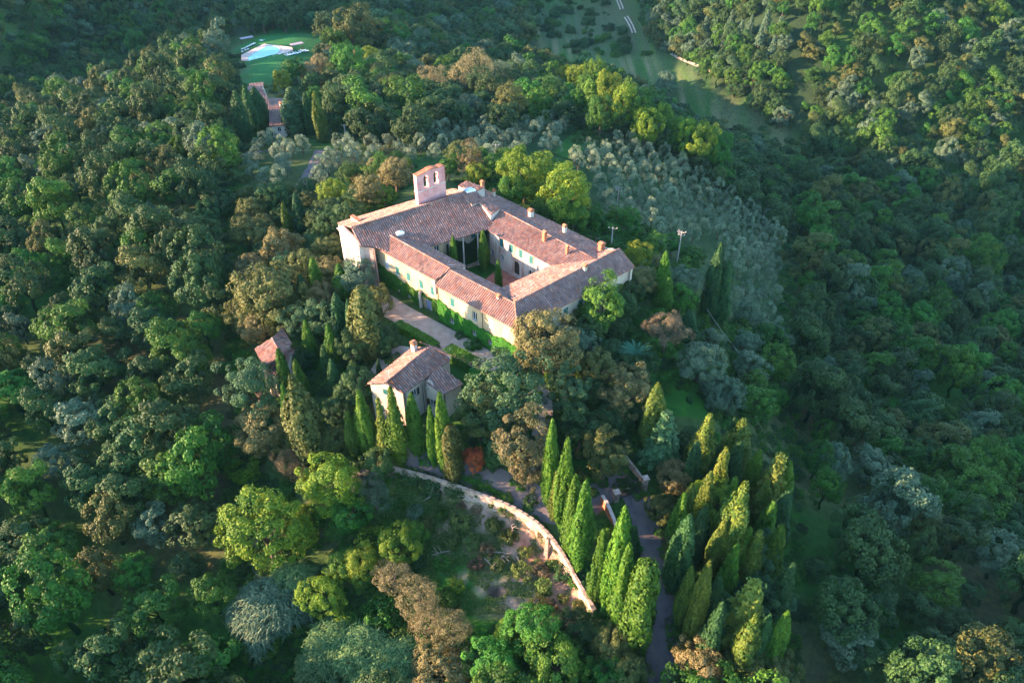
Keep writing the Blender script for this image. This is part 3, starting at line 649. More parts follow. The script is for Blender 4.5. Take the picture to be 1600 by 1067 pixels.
# chimneys
for u, v, z, w, h, m_ in ((851,375,9.2,.8,1.5,M['brick']),(886,397,8.9,.55,1.4,M['brick']),(829.5,337,8.7,.9,1.0,M['white']),(882,362,8.6,.7,1.1,M['grey_plaster']),(939.5,388,9.0,1.0,.8,M['brick']),
                        (914,422,9.6,.65,.8,M['grey_plaster']),(779.5,470,8.8,.65,.9,M['white']),(754,295,9.0,.7,1.4,M['brick']),(772,306,8.2,.5,1.0,M['grey_plaster'])):
    chimney(conv, at(u, v, z), w, h, m_)
q = MB(); p_ = at(730, 290, 12.0); q.tube([p_, p_+Vector((0, 0, 2.2))], [.03, .02], 5); q.tube([p_+Vector((-.6, 0, 2)), p_+Vector((.5, .2, 2.1))], [.02, .02], 4)
for t_ in (-.4, -.1, .2): q.tube([p_+Vector((t_, -.25, 2.04)), p_+Vector((t_, .25, 2.04))], [.015, .015], 4)
q.build('aerial', M['metal'], conv)
# door surround slab on the ivy front
sd_, zd_ = on_wall(663, 478, w0, w1); dd_ = (w1-w0).normalized(); nn_ = inward(w0, w1, ar0)[1]; A = w0+dd_*(sd_-.55)-nn_*.7
q = MB(); q.prism([V2(A, -.2), V2(A+dd_*.3, -.2), V2(A+dd_*.3, 3.2), V2(A+dd_*.15, 3.8), V2(A, 3.2)], nn_*.75); q.build('door_buttress', M['white'], conv)
finish(conv)
# courtyard ground
tag(sheet('courtyard_lawn', [(727,423),(690,408),(700,395),(745,375),(765,395),(786,414),(757,438)], M['lawn'], .05, flat=0.0), kind='structure')
tag(sheet('courtyard_paving', [(757,438),(786,414),(772,397),(790,400),(850,432),(830,450),(784,466)], M['paving'], .10, flat=0.0), kind='structure')
q = MB(); p0_, p1_ = at(729, 418, .1), at(750, 411, .1); d_, n__ = inward(p0_, p1_, cen); q.prism([V2(p0_, .06), V2(p1_, .06), V2(p1_, .7), V2(p0_, .7)], n__*.35)
o = tag(q.build('garden_wall', M['stone'], None), 'low stone wall edging the cloister lawn', 'low wall')

# ------------------------------------------------------------ the lower house
hs = empty('house', at(650, 640, -4), 'cream farmhouse with faded red roof behind the row of cypresses', 'house')
zr, ze = 5.6, 4.0
hl0, hl1 = at(574,599.5,ze), at(643.3,543.5,ze); hr0, hr1 = at(603,597.5,zr), at(670.5,542,zr)
hq0 = at(630.5,615,ze); hq1 = at(704.6,562,ze)
r_, _, _ = roof(hs, [hl0, hl1, hr1, hr0], dulled=.3); roof(hs, [hq0, hq1, hr1, hr0], dulled=.2); ridge(r_, hr0, hr1)
s0, s1_, s2_, s3 = at(692.7,616,2.6), at(724.6,599.5,2.6), at(686.3,573,4.2), at(664,594,4.2)
roof(hs, [s0, s1_, s2_, s3], dulled=.3)
t0, t1, t2, t3 = at(703.5,556,4.9), at(670,539.5,5.9), at(652,534.5,5.9), at(690,548,5.2)
u0, u1, u2, u3 = at(703.5,555.5,4.9), at(690,546,4.9), at(652,533.5,5.8), at(669,541,5.8)
roof(hs, [at(704,556,5.0), at(686,545,5.0), at(655,534,5.9), at(672,541,5.9)], dulled=.2)
hc = (hl0+hq1)/2
def iw(p, q, d=.35): return inset(p, q, hc, d)
A_, B_ = iw(hl0, hq0, .3); Lh = (B_-A_).length; dirf = (B_-A_).normalized(); A_ = A_+dirf*.35; B_ = B_-dirf*.35; Lh -= .7
wall(hs, A_, B_, -6, ze-.15, hc, M['grey_plaster'], [dict(u=601.9, v=612, w=.8, h=1.1, kind='shutter'), dict(s=1.4, z=-1, w=.9, h=1.4), dict(s=4.4, z=-1, w=.9, h=1.4)], apex=[(Lh/2, zr-.3)])
A2_, B2_ = iw(hl0, hl1, .35); wall(hs, A2_+(B2_-A2_).normalized()*.75, B2_, -5, ze-.15, hc, M['grey_plaster'], [dict(s=3, z=2.4, w=.9, h=1.3), dict(s=7, z=2.4, w=.9, h=1.3)])
A3_, B3_ = iw(hq0, hq1, .35); dd3 = (B3_-A3_).normalized(); wall(hs, A3_+dd3*.75, B3_, -6, ze-.15, hc, M['grey_plaster'], [dict(u=648, v=614, w=1.0, h=1.5, kind='open', mat=M['wood'])])
A4_, B4_ = iw(hl1, hq1, .1); wall(hs, A4_+(B4_-A4_).normalized()*.45, B4_-(B4_-A4_).normalized()*.45, -4, ze-.15, hc, M['grey_plaster'], [], apex=[((B4_-A4_).length/2-.45, zr-.25)])
# side wing walls
sc_ = (s0+s2_)/2; A5 = V2(s3, 0); B5 = V2(s0, 0)
d5, n5 = inward(A5, B5, sc_); A5 = A5+n5*.25+d5*.3; B5 = B5+n5*.25-d5*.35
wall(hs, A5, B5, -6, 2.5, sc_, M['grey_plaster'], [dict(u=667.5, v=604, w=.5, h=.7, kind='plain'), dict(u=676, v=629, w=1.0, h=1.3, kind='open', mat=M['wood'])], apex=[(0.001, 4.0)])
A6, B6 = inset(s0, s1_, sc_, .3); d6 = (B6-A6).normalized(); wall(hs, A6+d6*.7, B6-d6*.35, -6, 2.45, sc_, M['grey_plaster'], [])
A7, B7 = inset(s1_, s2_, sc_, .3); d7 = (B7-A7).normalized(); wall(hs, A7+d7*.75, B7, -5, 2.5, sc_, M['grey_plaster'], [dict(s=3, z=0, w=1, h=1.6)], apex=[((B7-A7).length-.76, 4.0)])
q = MB(); q.prism([at(704,556,4.8), at(703,572,2.6), at(686,560,2.6), at(686,545,4.8)], Vector((-.4, .5, 0))*.5); q.build('wall', M['white'], hs)
chimney(hs, at(647.3, 546, 5.0), .85, 1.2, M['white'], ang=R_(-45))
q = MB(); p_ = at(609, 595, 5.3); q.tube([p_, p_+Vector((0, 0, 2.2))], [.025, .02], 5); q.tube([p_+Vector((-.4, 0, 2.1)), p_+Vector((.4, 0, 2.1))], [.015, .015], 4); q.build('aerial', M['white_paint'], hs)
q = MB(); p_ = at(611, 600, 5.0)
vs = [p_+Vector((.5*r*math.cos(t), -.12*r*r+.0, .5*r*math.sin(t)+.3)) for r in (.0, .5, 1) for t in np.linspace(0, 2*math.pi, 12, endpoint=False)]
q.add(vs, [(i*12+j, i*12+(j+1) % 12, (i+1)*12+(j+1) % 12, (i+1)*12+j) for i in range(2) for j in range(12)]); q.build('satellite_dish', M['brick'], hs)
q = MB(); q.tube([at(659.5,600,3.4), V2(at(659.5,600,3.4), -4)], [.06, .06], 6); q.build('drainpipe', M['metal'], hs)
finish(hs)
# terrace details by the house
def simple_house(name, label, eave0, eave1, r1, r0, base, wins, other=None, mat=None, cat='house', dulled=.2):
    h = empty(name, V2((eave0+r1)/2, base), label, cat)
    roof(h, [eave0, eave1, r1, r0], dulled=dulled)
    c = (r0+r1)/2
    # far slope mirrors the near one
    m0 = r0+(r0-eave0); m1 = r1+(r1-eave1); m0.z = eave0.z; m1.z = eave1.z
    r_, _, _ = roof(h, [m0, m1, r1, r0], dulled=dulled); ridge(r_, r0, r1)
    cc = (eave0+eave1+m0+m1)/4
    for i, (p, q) in enumerate(((eave0, eave1), (eave1, m1), (m1, m0), (m0, eave0))):
        A, B = inset(p, q, cc, .35); d = (B-A).normalized(); s_ = .36 if i % 2 == 0 else .78; L = (B-A).length-2*s_
        wall(h, A+d*s_, B-d*s_, base-2, eave0.z-.15, cc, mat or M['grey_plaster'], wins if i == 0 else [], apex=[(L/2, r0.z-.35)] if i % 2 else None)
    return h
h = simple_house('house', 'small house with bright red tiles half hidden under the holm oaks', at(418,581,-.6), at(445,590,-.6), at(453,556,1.0), at(427,549,1.0), -6.5, [dict(u=435.5, v=600.5, w=.8, h=1.1, kind='plain')])
e_ = [at(398,545,1.2), at(412,572,1.2), at(440,556,2.9), at(425,528,2.9)]; r_, _, _ = roof(h, e_, dulled=0)
e_ = [at(456,537,1.2), at(441,512,1.2), at(425,528,2.9), at(440,556,2.9)]; roof(h, e_, dulled=0); ridge(r_, at(425,528,2.95), at(440,556,2.95))
cc = at(433,543,1)
for p, q in ((at(398,545,1.2), at(412,572,1.2)), (at(412,572,1.2), at(456,537,1.2)), (at(456,537,1.2), at(441,512,1.2)), (at(441,512,1.2), at(398,545,1.2))):
    A, B = inset(p, q, cc, .35); d = (B-A).normalized(); wall(h, A+d*.4, B-d*.4, -8, 1.05, cc, M['grey_plaster'], [])
finish(h)
gz = z1(*at(440, 200, -8)[:2])
h = simple_house('house', 'distant stone house with dull pink roof between dark cypresses', at(422,198,gz+4.2), at(447,195.5,gz+4.2), at(452,167.5,gz+5.6), at(419,168,gz+5.6), gz, [dict(u=436.5, v=203, w=1.0, h=1.4, kind='plain')], mat=M['grey_plaster'], dulled=1)
e_ = [at(384,175,gz+5.2), at(426,171,gz+5.2), at(410,138,gz+7.0), at(386,141,gz+7.0)]; r_, _, _ = roof(h, e_, dulled=1)
e2_ = [at(390,131,gz+5.6), at(412,129,gz+5.6), at(410,138,gz+7.0), at(386,141,gz+7.0)]; roof(h, e2_, dulled=1); ridge(r_, at(386,141,gz+7.05), at(410,138,gz+7.05))
cc = at(400,150,gz+5)
for p, q in ((e_[0], e_[1]), (e_[1], e2_[1]), (e2_[1], e2_[0]), (e2_[0], e_[0])):
    A, B = inset(p, q, cc, .35); d = (B-A).normalized(); wall(h, A+d*.4, B-d*.4, gz-2, gz+5.05, cc, M['grey_plaster'], [])
chimney(h, at(439.5, 167, gz+5.5), .7, 1.0, M['white'])
finish(h)
gz = -6.5
h = simple_house('outbuilding', 'low tiled outbuilding just behind the convent rear corner', at(921,386,-1.2), at(953,391,-1.2), at(950,376,.2), at(919,369,.2), gz, [dict(s=2, z=-3, w=.8, h=1)], cat='outbuilding', dulled=.7)
finish(h)
h = simple_house('outbuilding', 'little orange roofed shed under the trees behind the rear wing', at(913,372,-1.6), at(930,377,-1.6), at(940,372,-.6), at(925,363,-.6), gz, [], cat='shed', dulled=0)
finish(h)

# ------------------------------------------------------------ terrace wall, brick wall, gate
root = empty('terrace_wall', V2(WP[6], WP[6].z-3), 'long curved pale stone terrace wall between drive and rough garden', 'stone wall')
S = []
for i in range(len(WP)-1):
    n_ = max(2, int((WP[i+1]-WP[i]).length/.5))
    for k_ in range(n_): S.append((WP[i].lerp(WP[i+1], k_/n_), WH[i]+(WH[i+1]-WH[i])*k_/n_))
S.append((WP[-1], WH[-1])); 
for _ in range(4): S = [S[0]]+[((S[i-1][0]+S[i][0]*2+S[i+1][0])/4, S[i][1]) for i in range(1, len(S)-1)]+[S[-1]]
gtop = tz([p.x for p, h_ in S], [p.y+.5 for p, h_ in S])
vs = []; rows_ = 7
for i, (p, h_) in enumerate(S):
    d = S[min(i+1, len(S)-1)][0]-S[max(i-1, 0)][0]; d.z = 0; d.normalize(); nr = Vector((-d.y, d.x, 0)); nr = nr if nr.y < 0 or nr.x < -.5 else -nr
    if nr.dot(Vector((-.7, -.7, 0))) < 0: nr = -nr
    topz = max(gtop[i]+.35, p.z-.4)
    for r in range(rows_):
        t = r/(rows_-1); off = .20+.25*t**1.5+noise.noise((i*.35, r*.8, 1))*.16+noise.noise((i*.09, r*.3, 5))*.25
        vs.append(p+nr*off+Vector((0, 0, topz-p.z-t*(h_+1.6)+noise.noise((i*.3, 9, r))*.06)))
    vs.append(p-nr*.28+Vector((0, 0, topz-p.z))); vs.append(p-nr*.28+Vector((0, 0, topz-p.z-1.2)))
K = rows_+2; F = []
for i in range(len(S)-1):
    for r in range(rows_-1): F.append((i*K+r, i*K+r+1, (i+1)*K+r+1, (i+1)*K+r))
    F.append((i*K, (i+1)*K, (i+1)*K+rows_, i*K+rows_)); F.append((i*K+rows_, (i+1)*K+rows_, (i+1)*K+rows_+1, i*K+rows_+1))
q = MB(); q.add(vs, F); q.build('wall_face', M['stone'], root)
q = MB()
for i in range(0, len(S)-1, 2):
    p = S[i][0]; d = S[min(i+2, len(S)-1)][0]-p; d.z = 0; L = d.length
    if L < .1: continue
    q.box((p.x+d.x/2, p.y+d.y/2, max(gtop[i]+.35, p.z-.4)+.07), (L*random.uniform(.9, 1.0), .40+random.uniform(-.06, .06), .09), math.atan2(d.y, d.x))
q.build('coping', M['stone'], root)['kind'] = 'stuff'
finish(root)
root = empty('brick_wall', ground(952, 835), 'leaning red brick retaining wall beside the entrance road', 'brick wall')
bp = [(938,785,1.6),(944,797,1.9),(950,810,1.9),(956,822,1.6),(962,838,1.1)]; q = MB(); G = [ground(u, v) for u, v, h_ in bp]
for i in range(len(G)-1):
    a, b = G[i], G[i+1]; d = (b-a); d.z = 0; d.normalize(); nr = Vector((-d.y, d.x, 0))
    q.prism([a-Vector((0, 0, .5)), b-Vector((0, 0, .5)), b+Vector((0, 0, bp[i+1][2])), a+Vector((0, 0, bp[i][2]))], nr*.4)
q.build('wall_body', M['brick'], root)
q = MB()
for i in range(len(G)-1):
    a, b = G[i], G[i+1]; d = (b-a); d.z = 0; d.normalize(); nr = Vector((-d.y, d.x, 0))
    q.prism([a-nr*.05+Vector((0, 0, bp[i][2]+.004)), b-nr*.05+Vector((0, 0, bp[i+1][2]+.004)), b-nr*.05+Vector((0, 0, bp[i+1][2]+.12)), a-nr*.05+Vector((0, 0, bp[i][2]+.12))], nr*.5)
q.build('coping', M['cornice'], root)
finish(root)
gp0, gp1 = ground(966, 780), ground(1004, 768)
gt = empty('gate', (gp0+gp1)/2, 'dark iron double gate closing the entrance road', 'gate'); dg = gp1-gp0; Lg = Vector((dg.x, dg.y, 0)).length; dg.normalize()
for sgn in (0, 1):
    q = MB(); a = gp0+dg*(Lg/2*sgn+.05); b = gp0+dg*(Lg/2*(sgn+1)-.05)
    for z in (.15, 1.0, 1.75): q.tube([a+Vector((0, 0, z)), b+Vector((0, 0, z))], [.035, .035], 5)
    fr = q.build('gate_leaf', M['metal'], gt)
    n_ = int((b-a).length/.14)
    mbar = None
    for i in range(n_+1):
        q = MB(); q.tube([a.lerp(b, i/n_)+Vector((0, 0, .05)), a.lerp(b, i/n_)+Vector((0, 0, 1.9+.25*math.sin(math.pi*(i/n_))))], [.018, .018], 4); q.build('bar', M['metal'], fr)
finish(gt)
for (u, v), lb in (((1006,765), 'tall pale stone gate pillar with square cap'), ((962,782), 'lower stone gate pillar against the brick wall')):
    p = ground(u, v); q = MB(); h_ = 2.7 if u > 1000 else 2.0; rt = empty('gate_pillar', p, lb, 'gate pillar'); q.box((p.x, p.y, p.z+h_/2-.3), (.7, .7, h_+.6), .3); q.build('shaft', M['stone'], rt)
    q = MB(); q.box((p.x, p.y, p.z+h_+.08), (.95, .95, .16), .3); q.box((p.x, p.y, p.z+h_+.26), (.5, .5, .2), .3); q.build('cap', M['cornice'], rt); finish(rt)
root = empty('boundary_wall', ground(990, 735), 'low dark stone boundary wall running up from the gate', 'stone wall'); q = MB()
G = [ground(u, v) for u, v in ((1003,752),(993,738),(980,722),(970,706))]
for i in range(len(G)-1):
    a, b = G[i], G[i+1]; d = (b-a); d.z = 0; d.normalize(); nr = Vector((-d.y, d.x, 0)); q.prism([a-Vector((0, 0, .5)), b-Vector((0, 0, .5)), b+Vector((0, 0, 1.2)), a+Vector((0, 0, 1.2))], nr*.35)
q.build('wall_body', M['stone'], root); finish(root)

# ------------------------------------------------------------ pool
pz = -23.6
pc = ground(415, 84); pz = pc.z+.5
deck = [at(u, v, pz) for u, v in ((377,94),(377,86),(412.6,68.7),(456,74),(458,78),(435,90),(417,101))]
root = empty('swimming_pool', V2(pc, pz-.5), 'pale turquoise swimming pool with rounded end on the distant lawn', 'swimming pool')
q = MB(); q.prism(deck, (0, 0, -1.5)); q.build('deck', M['cornice'], root)
wt = [at(u, v, pz+.05) for u, v in ((387,91),(389,94.5),(392,95.7),(411,95.5),(419,89.5),(433,84),(436.5,80),(437,76.5),(432,73.4),(418,72),(400,82))]
q = MB(); q.prism(wt, (0, 0, .02)); q.build('water', M['water'], root)
rim = MB(); cxx = sum(wt, Vector())/len(wt)
for i in range(len(wt)):
    a, b = wt[i], wt[(i+1) % len(wt)]; oa, ob = cxx+(a-cxx)*1.07, cxx+(b-cxx)*1.07
    rim.prism([a+Vector((0, 0, -.02)), b+Vector((0, 0, -.02)), ob+Vector((0, 0, -.02)), oa+Vector((0, 0, -.02))], (0, 0, .12))
rim.build('pool_edge', M['white'], root); finish(root)
def lounger_mesh():
    q = MB(); q.box((0, .35, .33), (.62, 1.25, .09)); q.prism([Vector((-.31, -.28, .29)), Vector((.31, -.28, .29)), Vector((.31, -.95, .75)), Vector((-.31, -.95, .75))], (0, .07, .08))
    for x in (-.26, .26):
        for y in (-.2, .85): q.box((x, y, .14), (.05, .05, .28))
    return q.mesh('sun_lounger')
lm_ = None
LG = [(379,79,20),(383,78,20),(386,76,20),(389,74.5,20),(392,73,20),(395,71.5,20),(398,70.3,20),(379,83,20),(384,81,20),(388,79.5,20),(410,65,60),(449,88,-60),(453,87,-70),(457,86,-60),(462,85,-80),(466,84,-60),(471,82,-60),(474,80.5,-60),(478,81.5,-60),
      (424,93,-40),(430,90,-40),(436,86.5,-40),(441,84,-40)]
for i, (u, v, rz) in enumerate(LG):
    p = ground(u, v)
    on_deck = 416 < u < 444
    if on_deck: p = at(u, v, pz)
    if lm_ is None: lm_ = lounger_mesh(); lm_.materials.append(M['white_paint'])
    o = bpy.data.objects.new('sun_lounger', lm_); COL.objects.link(o); o.location = p+Vector((0, 0, .05)); o.rotation_euler = (0, 0, R_(rz)); o.scale = (1.5, 1.3, 1.1) if not on_deck else (1.2, 1.1, 1)
    if u < 405: tag(o, 'white sun lounger in the cluster under the near end canopy of the pool', 'sun lounger', 'sun loungers at the lower pool end')
    elif u < 420: tag(o, 'single white sun lounger on the grass at the pool corner', 'sun lounger')
    elif on_deck: tag(o, 'white sun lounger lined up on the long pool deck edge', 'sun lounger', 'sun loungers on the deck')
    else: tag(o, 'white sun lounger on the grass past the rounded pool end', 'sun lounger', 'sun loungers past the rounded end')
for (u, v, w_, lb) in ((387,67.5,6.0,'mauve flat canopy over the loungers at the pool'), (465,77.5,5.5,'mauve flat canopy beside the rounded pool end')):
    p = ground(u, v); rt = empty('pergola', p, lb, 'pergola'); q = MB(); q.box((p.x, p.y, p.z+2.4), (w_, 2.6, .12), R_(35)); q.build('canopy', M['canopy'], rt)
    for sx in (-1, 1):
        for sy in (-1, 1):
            c_, s_ = math.cos(R_(35)), math.sin(R_(35)); x, y = sx*w_*.45, sy*1.1; q = MB(); q.box((p.x+x*c_-y*s_, p.y+x*s_+y*c_, p.z+1), (.1, .1, 2.7), R_(35)); q.build('post', M['wood'], rt)
    finish(rt)
# ------------------------------------------------------------ utility poles
def upole(ut, vt, ub, vb, label, arms=1, stay=False, mat=None, sz=1.0):
    p = ground(ub, vb); d = ray(ut, vt); t = p.y/d[1]; h_ = CAMH+d[2]*t-p.z; h_ = max(3, min(h_, 14))
    rt = empty('utility_pole', p, label, 'utility pole', 'poles of the power line'); q = MB(); q.tube([p-Vector((0, 0, .5)), p+Vector((0, 0, h_))], [.17*sz, .11*sz], 8); q.build('post', mat or M['pole'], rt)
    for i in range(arms):
        q = MB(); z = h_-.15-.7*i; a = .9 if i == 0 else .7
        q.tube([p+Vector((-a, .2, z)), p+Vector((a, -.2, z))], [.045*sz, .045*sz], 5)
        if arms > 1: q.tube([p+Vector((-a*.7, .6, z+.35)), p, ][:1]+[p+Vector((0, 0, z-.3))], [.05, .05], 5); q.tube([p+Vector((a*.7, -.6, z+.35)), p+Vector((0, 0, z-.3))], [.05, .05], 5)
        c_ = q.build('crossarm', mat or M['pole'], rt)
        for x in (-1, 0, 1):
            q = MB(); q.tube([p+Vector((x*a*.9, -x*.18, z+.05)), p+Vector((x*a*.9, -x*.18, z+.32))], [.045, .035], 5); q.build('insulator', M['white_paint'], c_)
    if stay:
        for sx in (-1, 1):
            q = MB(); q.tube([p+Vector((0, 0, h_*.95)), p+Vector((sx*4, -1.5*sx, -.2))], [.02, .02], 4); q.build('stay_wire', M['metal'], rt)
    top = p+Vector((0, 0, h_)); finish(rt); return top
tp = [upole(539,195.5,541,219,'pale concrete pole with short crossarm above the olive trees', sz=1.6),
      upole(774,226,775,248,'pole with crossarm just behind the convent bell wall trees'),
      upole(963,293,964,325,'pole with branching arms at the edge of the olive grove',2),
      upole(957,356,955,384,'stayed grey pole by the outbuilding behind the convent',1,True, M['pole']),
      upole(1063,362,1056,420,'slim pole with curled double arms on the grove slope',2)]
for a, b in ((0, 1), (1, 2), (2, 4)):
    q = MB(); pts_ = [tp[a].lerp(tp[b], t)-Vector((0, 0, 4*.5*t*(1-t)*2)) for t in np.linspace(0, 1, 13)]; q.tube(pts_, [.018]*13, 3)
    tag(q.build('power_cable', M['metal'], None), ['thin cable from the concrete pole to the next pole', 'thin cable above the trees behind the convent', 'thin cable across the olive grove to the slim pole'][[0, 1, 2].index(a)], 'cable')
pa, pb = ground(1098,515)+Vector((0, 0, 5)), ground(1168,590)+Vector((0, 0, 3)); q = MB(); q.tube([pa.lerp(pb, t)-Vector((0, 0, 2*t*(1-t))) for t in np.linspace(0, 1, 9)], [.035]*9, 4)
tag(q.build('power_cable', M['pole'], None), 'pale cable running down the green slope past the garden', 'cable')
# ------------------------------------------------------------ foliage prototypes
def leaves_arrays(P, N, size, rng, tint, aspect=1.6, bend=.55):
    n = len(P); N = N+rng.normal(0, bend, (n, 3)); N /= np.linalg.norm(N, axis=1)[:, None]+1e-9
    A = rng.normal(0, 1, (n, 3)); A -= (A*N).sum(1)[:, None]*N; A /= np.linalg.norm(A, axis=1)[:, None]+1e-9
    B = np.cross(N, A); s = size*rng.uniform(.65, 1.3, (n, 1)); a, b = A*s, B*s/aspect
    V_ = np.stack([P-a, P-b*rng.uniform(.6, 1.2, (n, 1))+N*s*.18, P+a, P+b*rng.uniform(.6, 1.2, (n, 1))+N*s*.1], 1).reshape(-1, 3)
    return V_, np.repeat(tint, 4)
def make_leafmesh(name, V_, T, mat, extra=None, mat2=None):
    F = np.arange(len(V_), dtype=np.int32).reshape(-1, 4)
    me = np_mesh(name, V_, F, 4) if extra is None else None
    if extra is not None:     # joined trunk (MB) for small trees: quads only
        ev = np.array(extra.v, float); ef = np.array([f if len(f) == 4 else (f[0], f[1], f[2], f[2]) for f in extra.f if len(f) == 4], np.int32)
        me = np_mesh(name, np.vstack([V_, ev]), np.vstack([F, ef+len(V_)]), 4); T = np.concatenate([T, np.zeros(len(ev))])
    me.materials.append(mat)
    if extra is not None:
        me.materials.append(mat2); mi = np.zeros(len(me.polygons), np.int32); mi[len(F):] = 1; me.polygons.foreach_set('material_index', mi)
    a = me.attributes.new('tint', 'FLOAT', 'POINT'); a.data.foreach_set('value', T.astype(np.float32)); return me
def sphere_dirs(n, rng): 
    d = rng.normal(0, 1, (n, 3)); return d/np.linalg.norm(d, axis=1)[:, None]
def crown_arrays(rng, blobs, leaves, br, leaf, flat=.85, cz=1.25, bend=.55, lump=.18, fill=.25, top=0.0, aspect=1.6):
    """unit crown, horizontal radius 1: blobs spread on a lumpy ellipsoid, leaves on each blob's outer shell"""
    D = sphere_dirs(blobs*3, rng); D = D[(D[:, 2] > -.62)][:blobs]
    ph = rng.uniform(0, 6.28, 6)
    lumpy = 1+lump*(np.sin(3*D[:, 0]+ph[0])*np.sin(2.6*D[:, 1]+ph[1])+.7*np.sin(5*D[:, 2]+ph[2]+2*D[:, 0]))
    rad = np.where(rng.random(len(D)) < fill, rng.uniform(.35, .8, len(D)), rng.uniform(.82, 1.0, len(D)))*lumpy*(1-br*.6)
    C_ = D*rad[:, None]*np.array([1, 1, flat]); C_[:, 2] += np.maximum(D[:, 2], 0)*top
    Ps, Ns, Ts = [], [], []
    for c, d in zip(C_, D):
        k = max(8, int(leaves/len(D)*rng.uniform(.6, 1.4))); r = br*rng.uniform(.65, 1.35)
        e = sphere_dirs(k*2, rng); e = e[(e@d > -.35)][:k]; t0 = rng.uniform(0, 1)
        rr = r*rng.uniform(.75, 1.05, (len(e), 1)); Ps.append(c+e*rr*np.array([1, 1, .9])); Ns.append(e*.7+d*.4+np.array([0, 0, .25])); Ts.append(np.clip(t0*.55+rng.uniform(0, .45, len(e))+.12*(e@d), 0, 1))
    P = np.vstack(Ps)+np.array([0, 0, cz]); N = np.vstack(Ns); return leaves_arrays(P, N, leaf, rng, np.concatenate(Ts), aspect, bend)
def trunk_mb(h, r, rng, limbs=5, spread=.6, up=1.2):
    q = MB(); z = np.linspace(-.15, h, 5); off = rng.normal(0, .03, (5, 2))*h; off[0] = 0
    q.tube([(off[i][0], off[i][1], z[i]) for i in range(5)], [r*(1.35-.8*i/4) for i in range(5)], 7)
    for k in range(limbs):
        a = 2*math.pi*k/limbs+rng.uniform(-.4, .4); b = h*rng.uniform(.55, .95); l = spread*rng.uniform(.7, 1.1)
        q.tube([(off[3][0], off[3][1], b), (math.cos(a)*l*.5, math.sin(a)*l*.5, b+up*.35), (math.cos(a)*l, math.sin(a)*l, b+up*.75)], [r*.5, r*.3, r*.12], 5)
    return q
def spindle(rng, n_clump, leaves, h=8.0, leaf=.15, sharp=1.0, wob=.12, lump=.16, base=.35, droop=0):
    """cypress of radius 1 and height h, upright clumps on a spindle"""
    Ps, Ns, Ts = [], [], []; ph = rng.uniform(0, 6.28, 4)
    t = np.sort(rng.random(n_clump)**.9); ang = np.cumsum(np.full(n_clump, 2.399))+rng.uniform(-.3, .3, n_clump)
    prof = lambda t: np.clip((np.minimum(1, (t/.33+.16)**.6))*(np.clip(1-t, 0, 1)**(.55*sharp))*1.22, .03, 1.02)
    for ti, a in zip(t, ang):
        r = prof(ti)*(1+wob*math.sin(3*a+ph[0]+4*ti)+wob*.6*math.sin(9*ti+ph[1])); z = base+ti*(h-base)
        k = max(6, int(leaves/n_clump*rng.uniform(.6, 1.4)*(.35+r))); cr = lump*rng.uniform(.7, 1.4)*(.45+r*.6); ch = cr*rng.uniform(1.8, 3.2); t0 = rng.random()
        e = sphere_dirs(k, rng); d = np.array([math.cos(a), math.sin(a), .25]); rr = max(r-cr*.7, 0)
        P = np.array([d[0]*rr, d[1]*rr, z])+e*np.array([cr, cr, ch]); Ps.append(P); Ns.append(e*.6+d*.8); Ts.append(np.clip(t0*.5+rng.uniform(0, .5, k), 0, 1))
    # inner body so the spire is dense
    k = leaves//5; ti = rng.random(k); a = rng.uniform(0, 6.28, k); r = prof(ti)*rng.uniform(.35, .8, k); P = np.stack([np.cos(a)*r, np.sin(a)*r, base+ti*(h-base)], 1); Ps.append(P); Ns.append(np.stack([np.cos(a), np.sin(a), a*0+.2], 1)); Ts.append(rng.uniform(0, .5, k))
    P = np.vstack(Ps); P[:, 2] = np.minimum(P[:, 2], h*1.01)
    return leaves_arrays(P, np.vstack(Ns), leaf, rng, np.concatenate(Ts), 1.7, .5)
def conifer(rng, tiers, leaves, h=4.0, leaf=.09, ragged=.2):
    Ps, Ns, Ts = [], [], []
    for i in range(tiers):
        t = (i+rng.uniform(0, .6))/tiers; R = (1-t)**.8*(1+rng.uniform(-ragged, ragged)); z = .5+t*(h-.6); nb = max(4, int(9*(1-t)+3))
        for b in range(nb):
            a = 2*math.pi*b/nb+rng.uniform(-.35, .35)+i; L = R*rng.uniform(.7, 1.1); k = max(5, int(leaves/tiers/nb*(.4+L))); s = rng.uniform(.12, 1, k)**.7
            w = .16*(1.15-s)+.05; P = np.stack([np.cos(a)*s*L+rng.normal(0, 1, k)*w*.6, np.sin(a)*s*L+rng.normal(0, 1, k)*w*.6, z+s*L*.12-(s**2)*L*.35+rng.normal(0, .05, k)], 1); t0 = rng.random()
            Ps.append(P); Ns.append(np.stack([np.cos(a)+s*0, np.sin(a)+s*0, 1.2+s*0], 1)); Ts.append(np.clip(s*.5+t0*.3+rng.uniform(0, .3, k), 0, 1))
    P = np.vstack(Ps); return leaves_arrays(P, np.vstack(Ns), leaf, rng, np.concatenate(Ts), 2.0, .5)
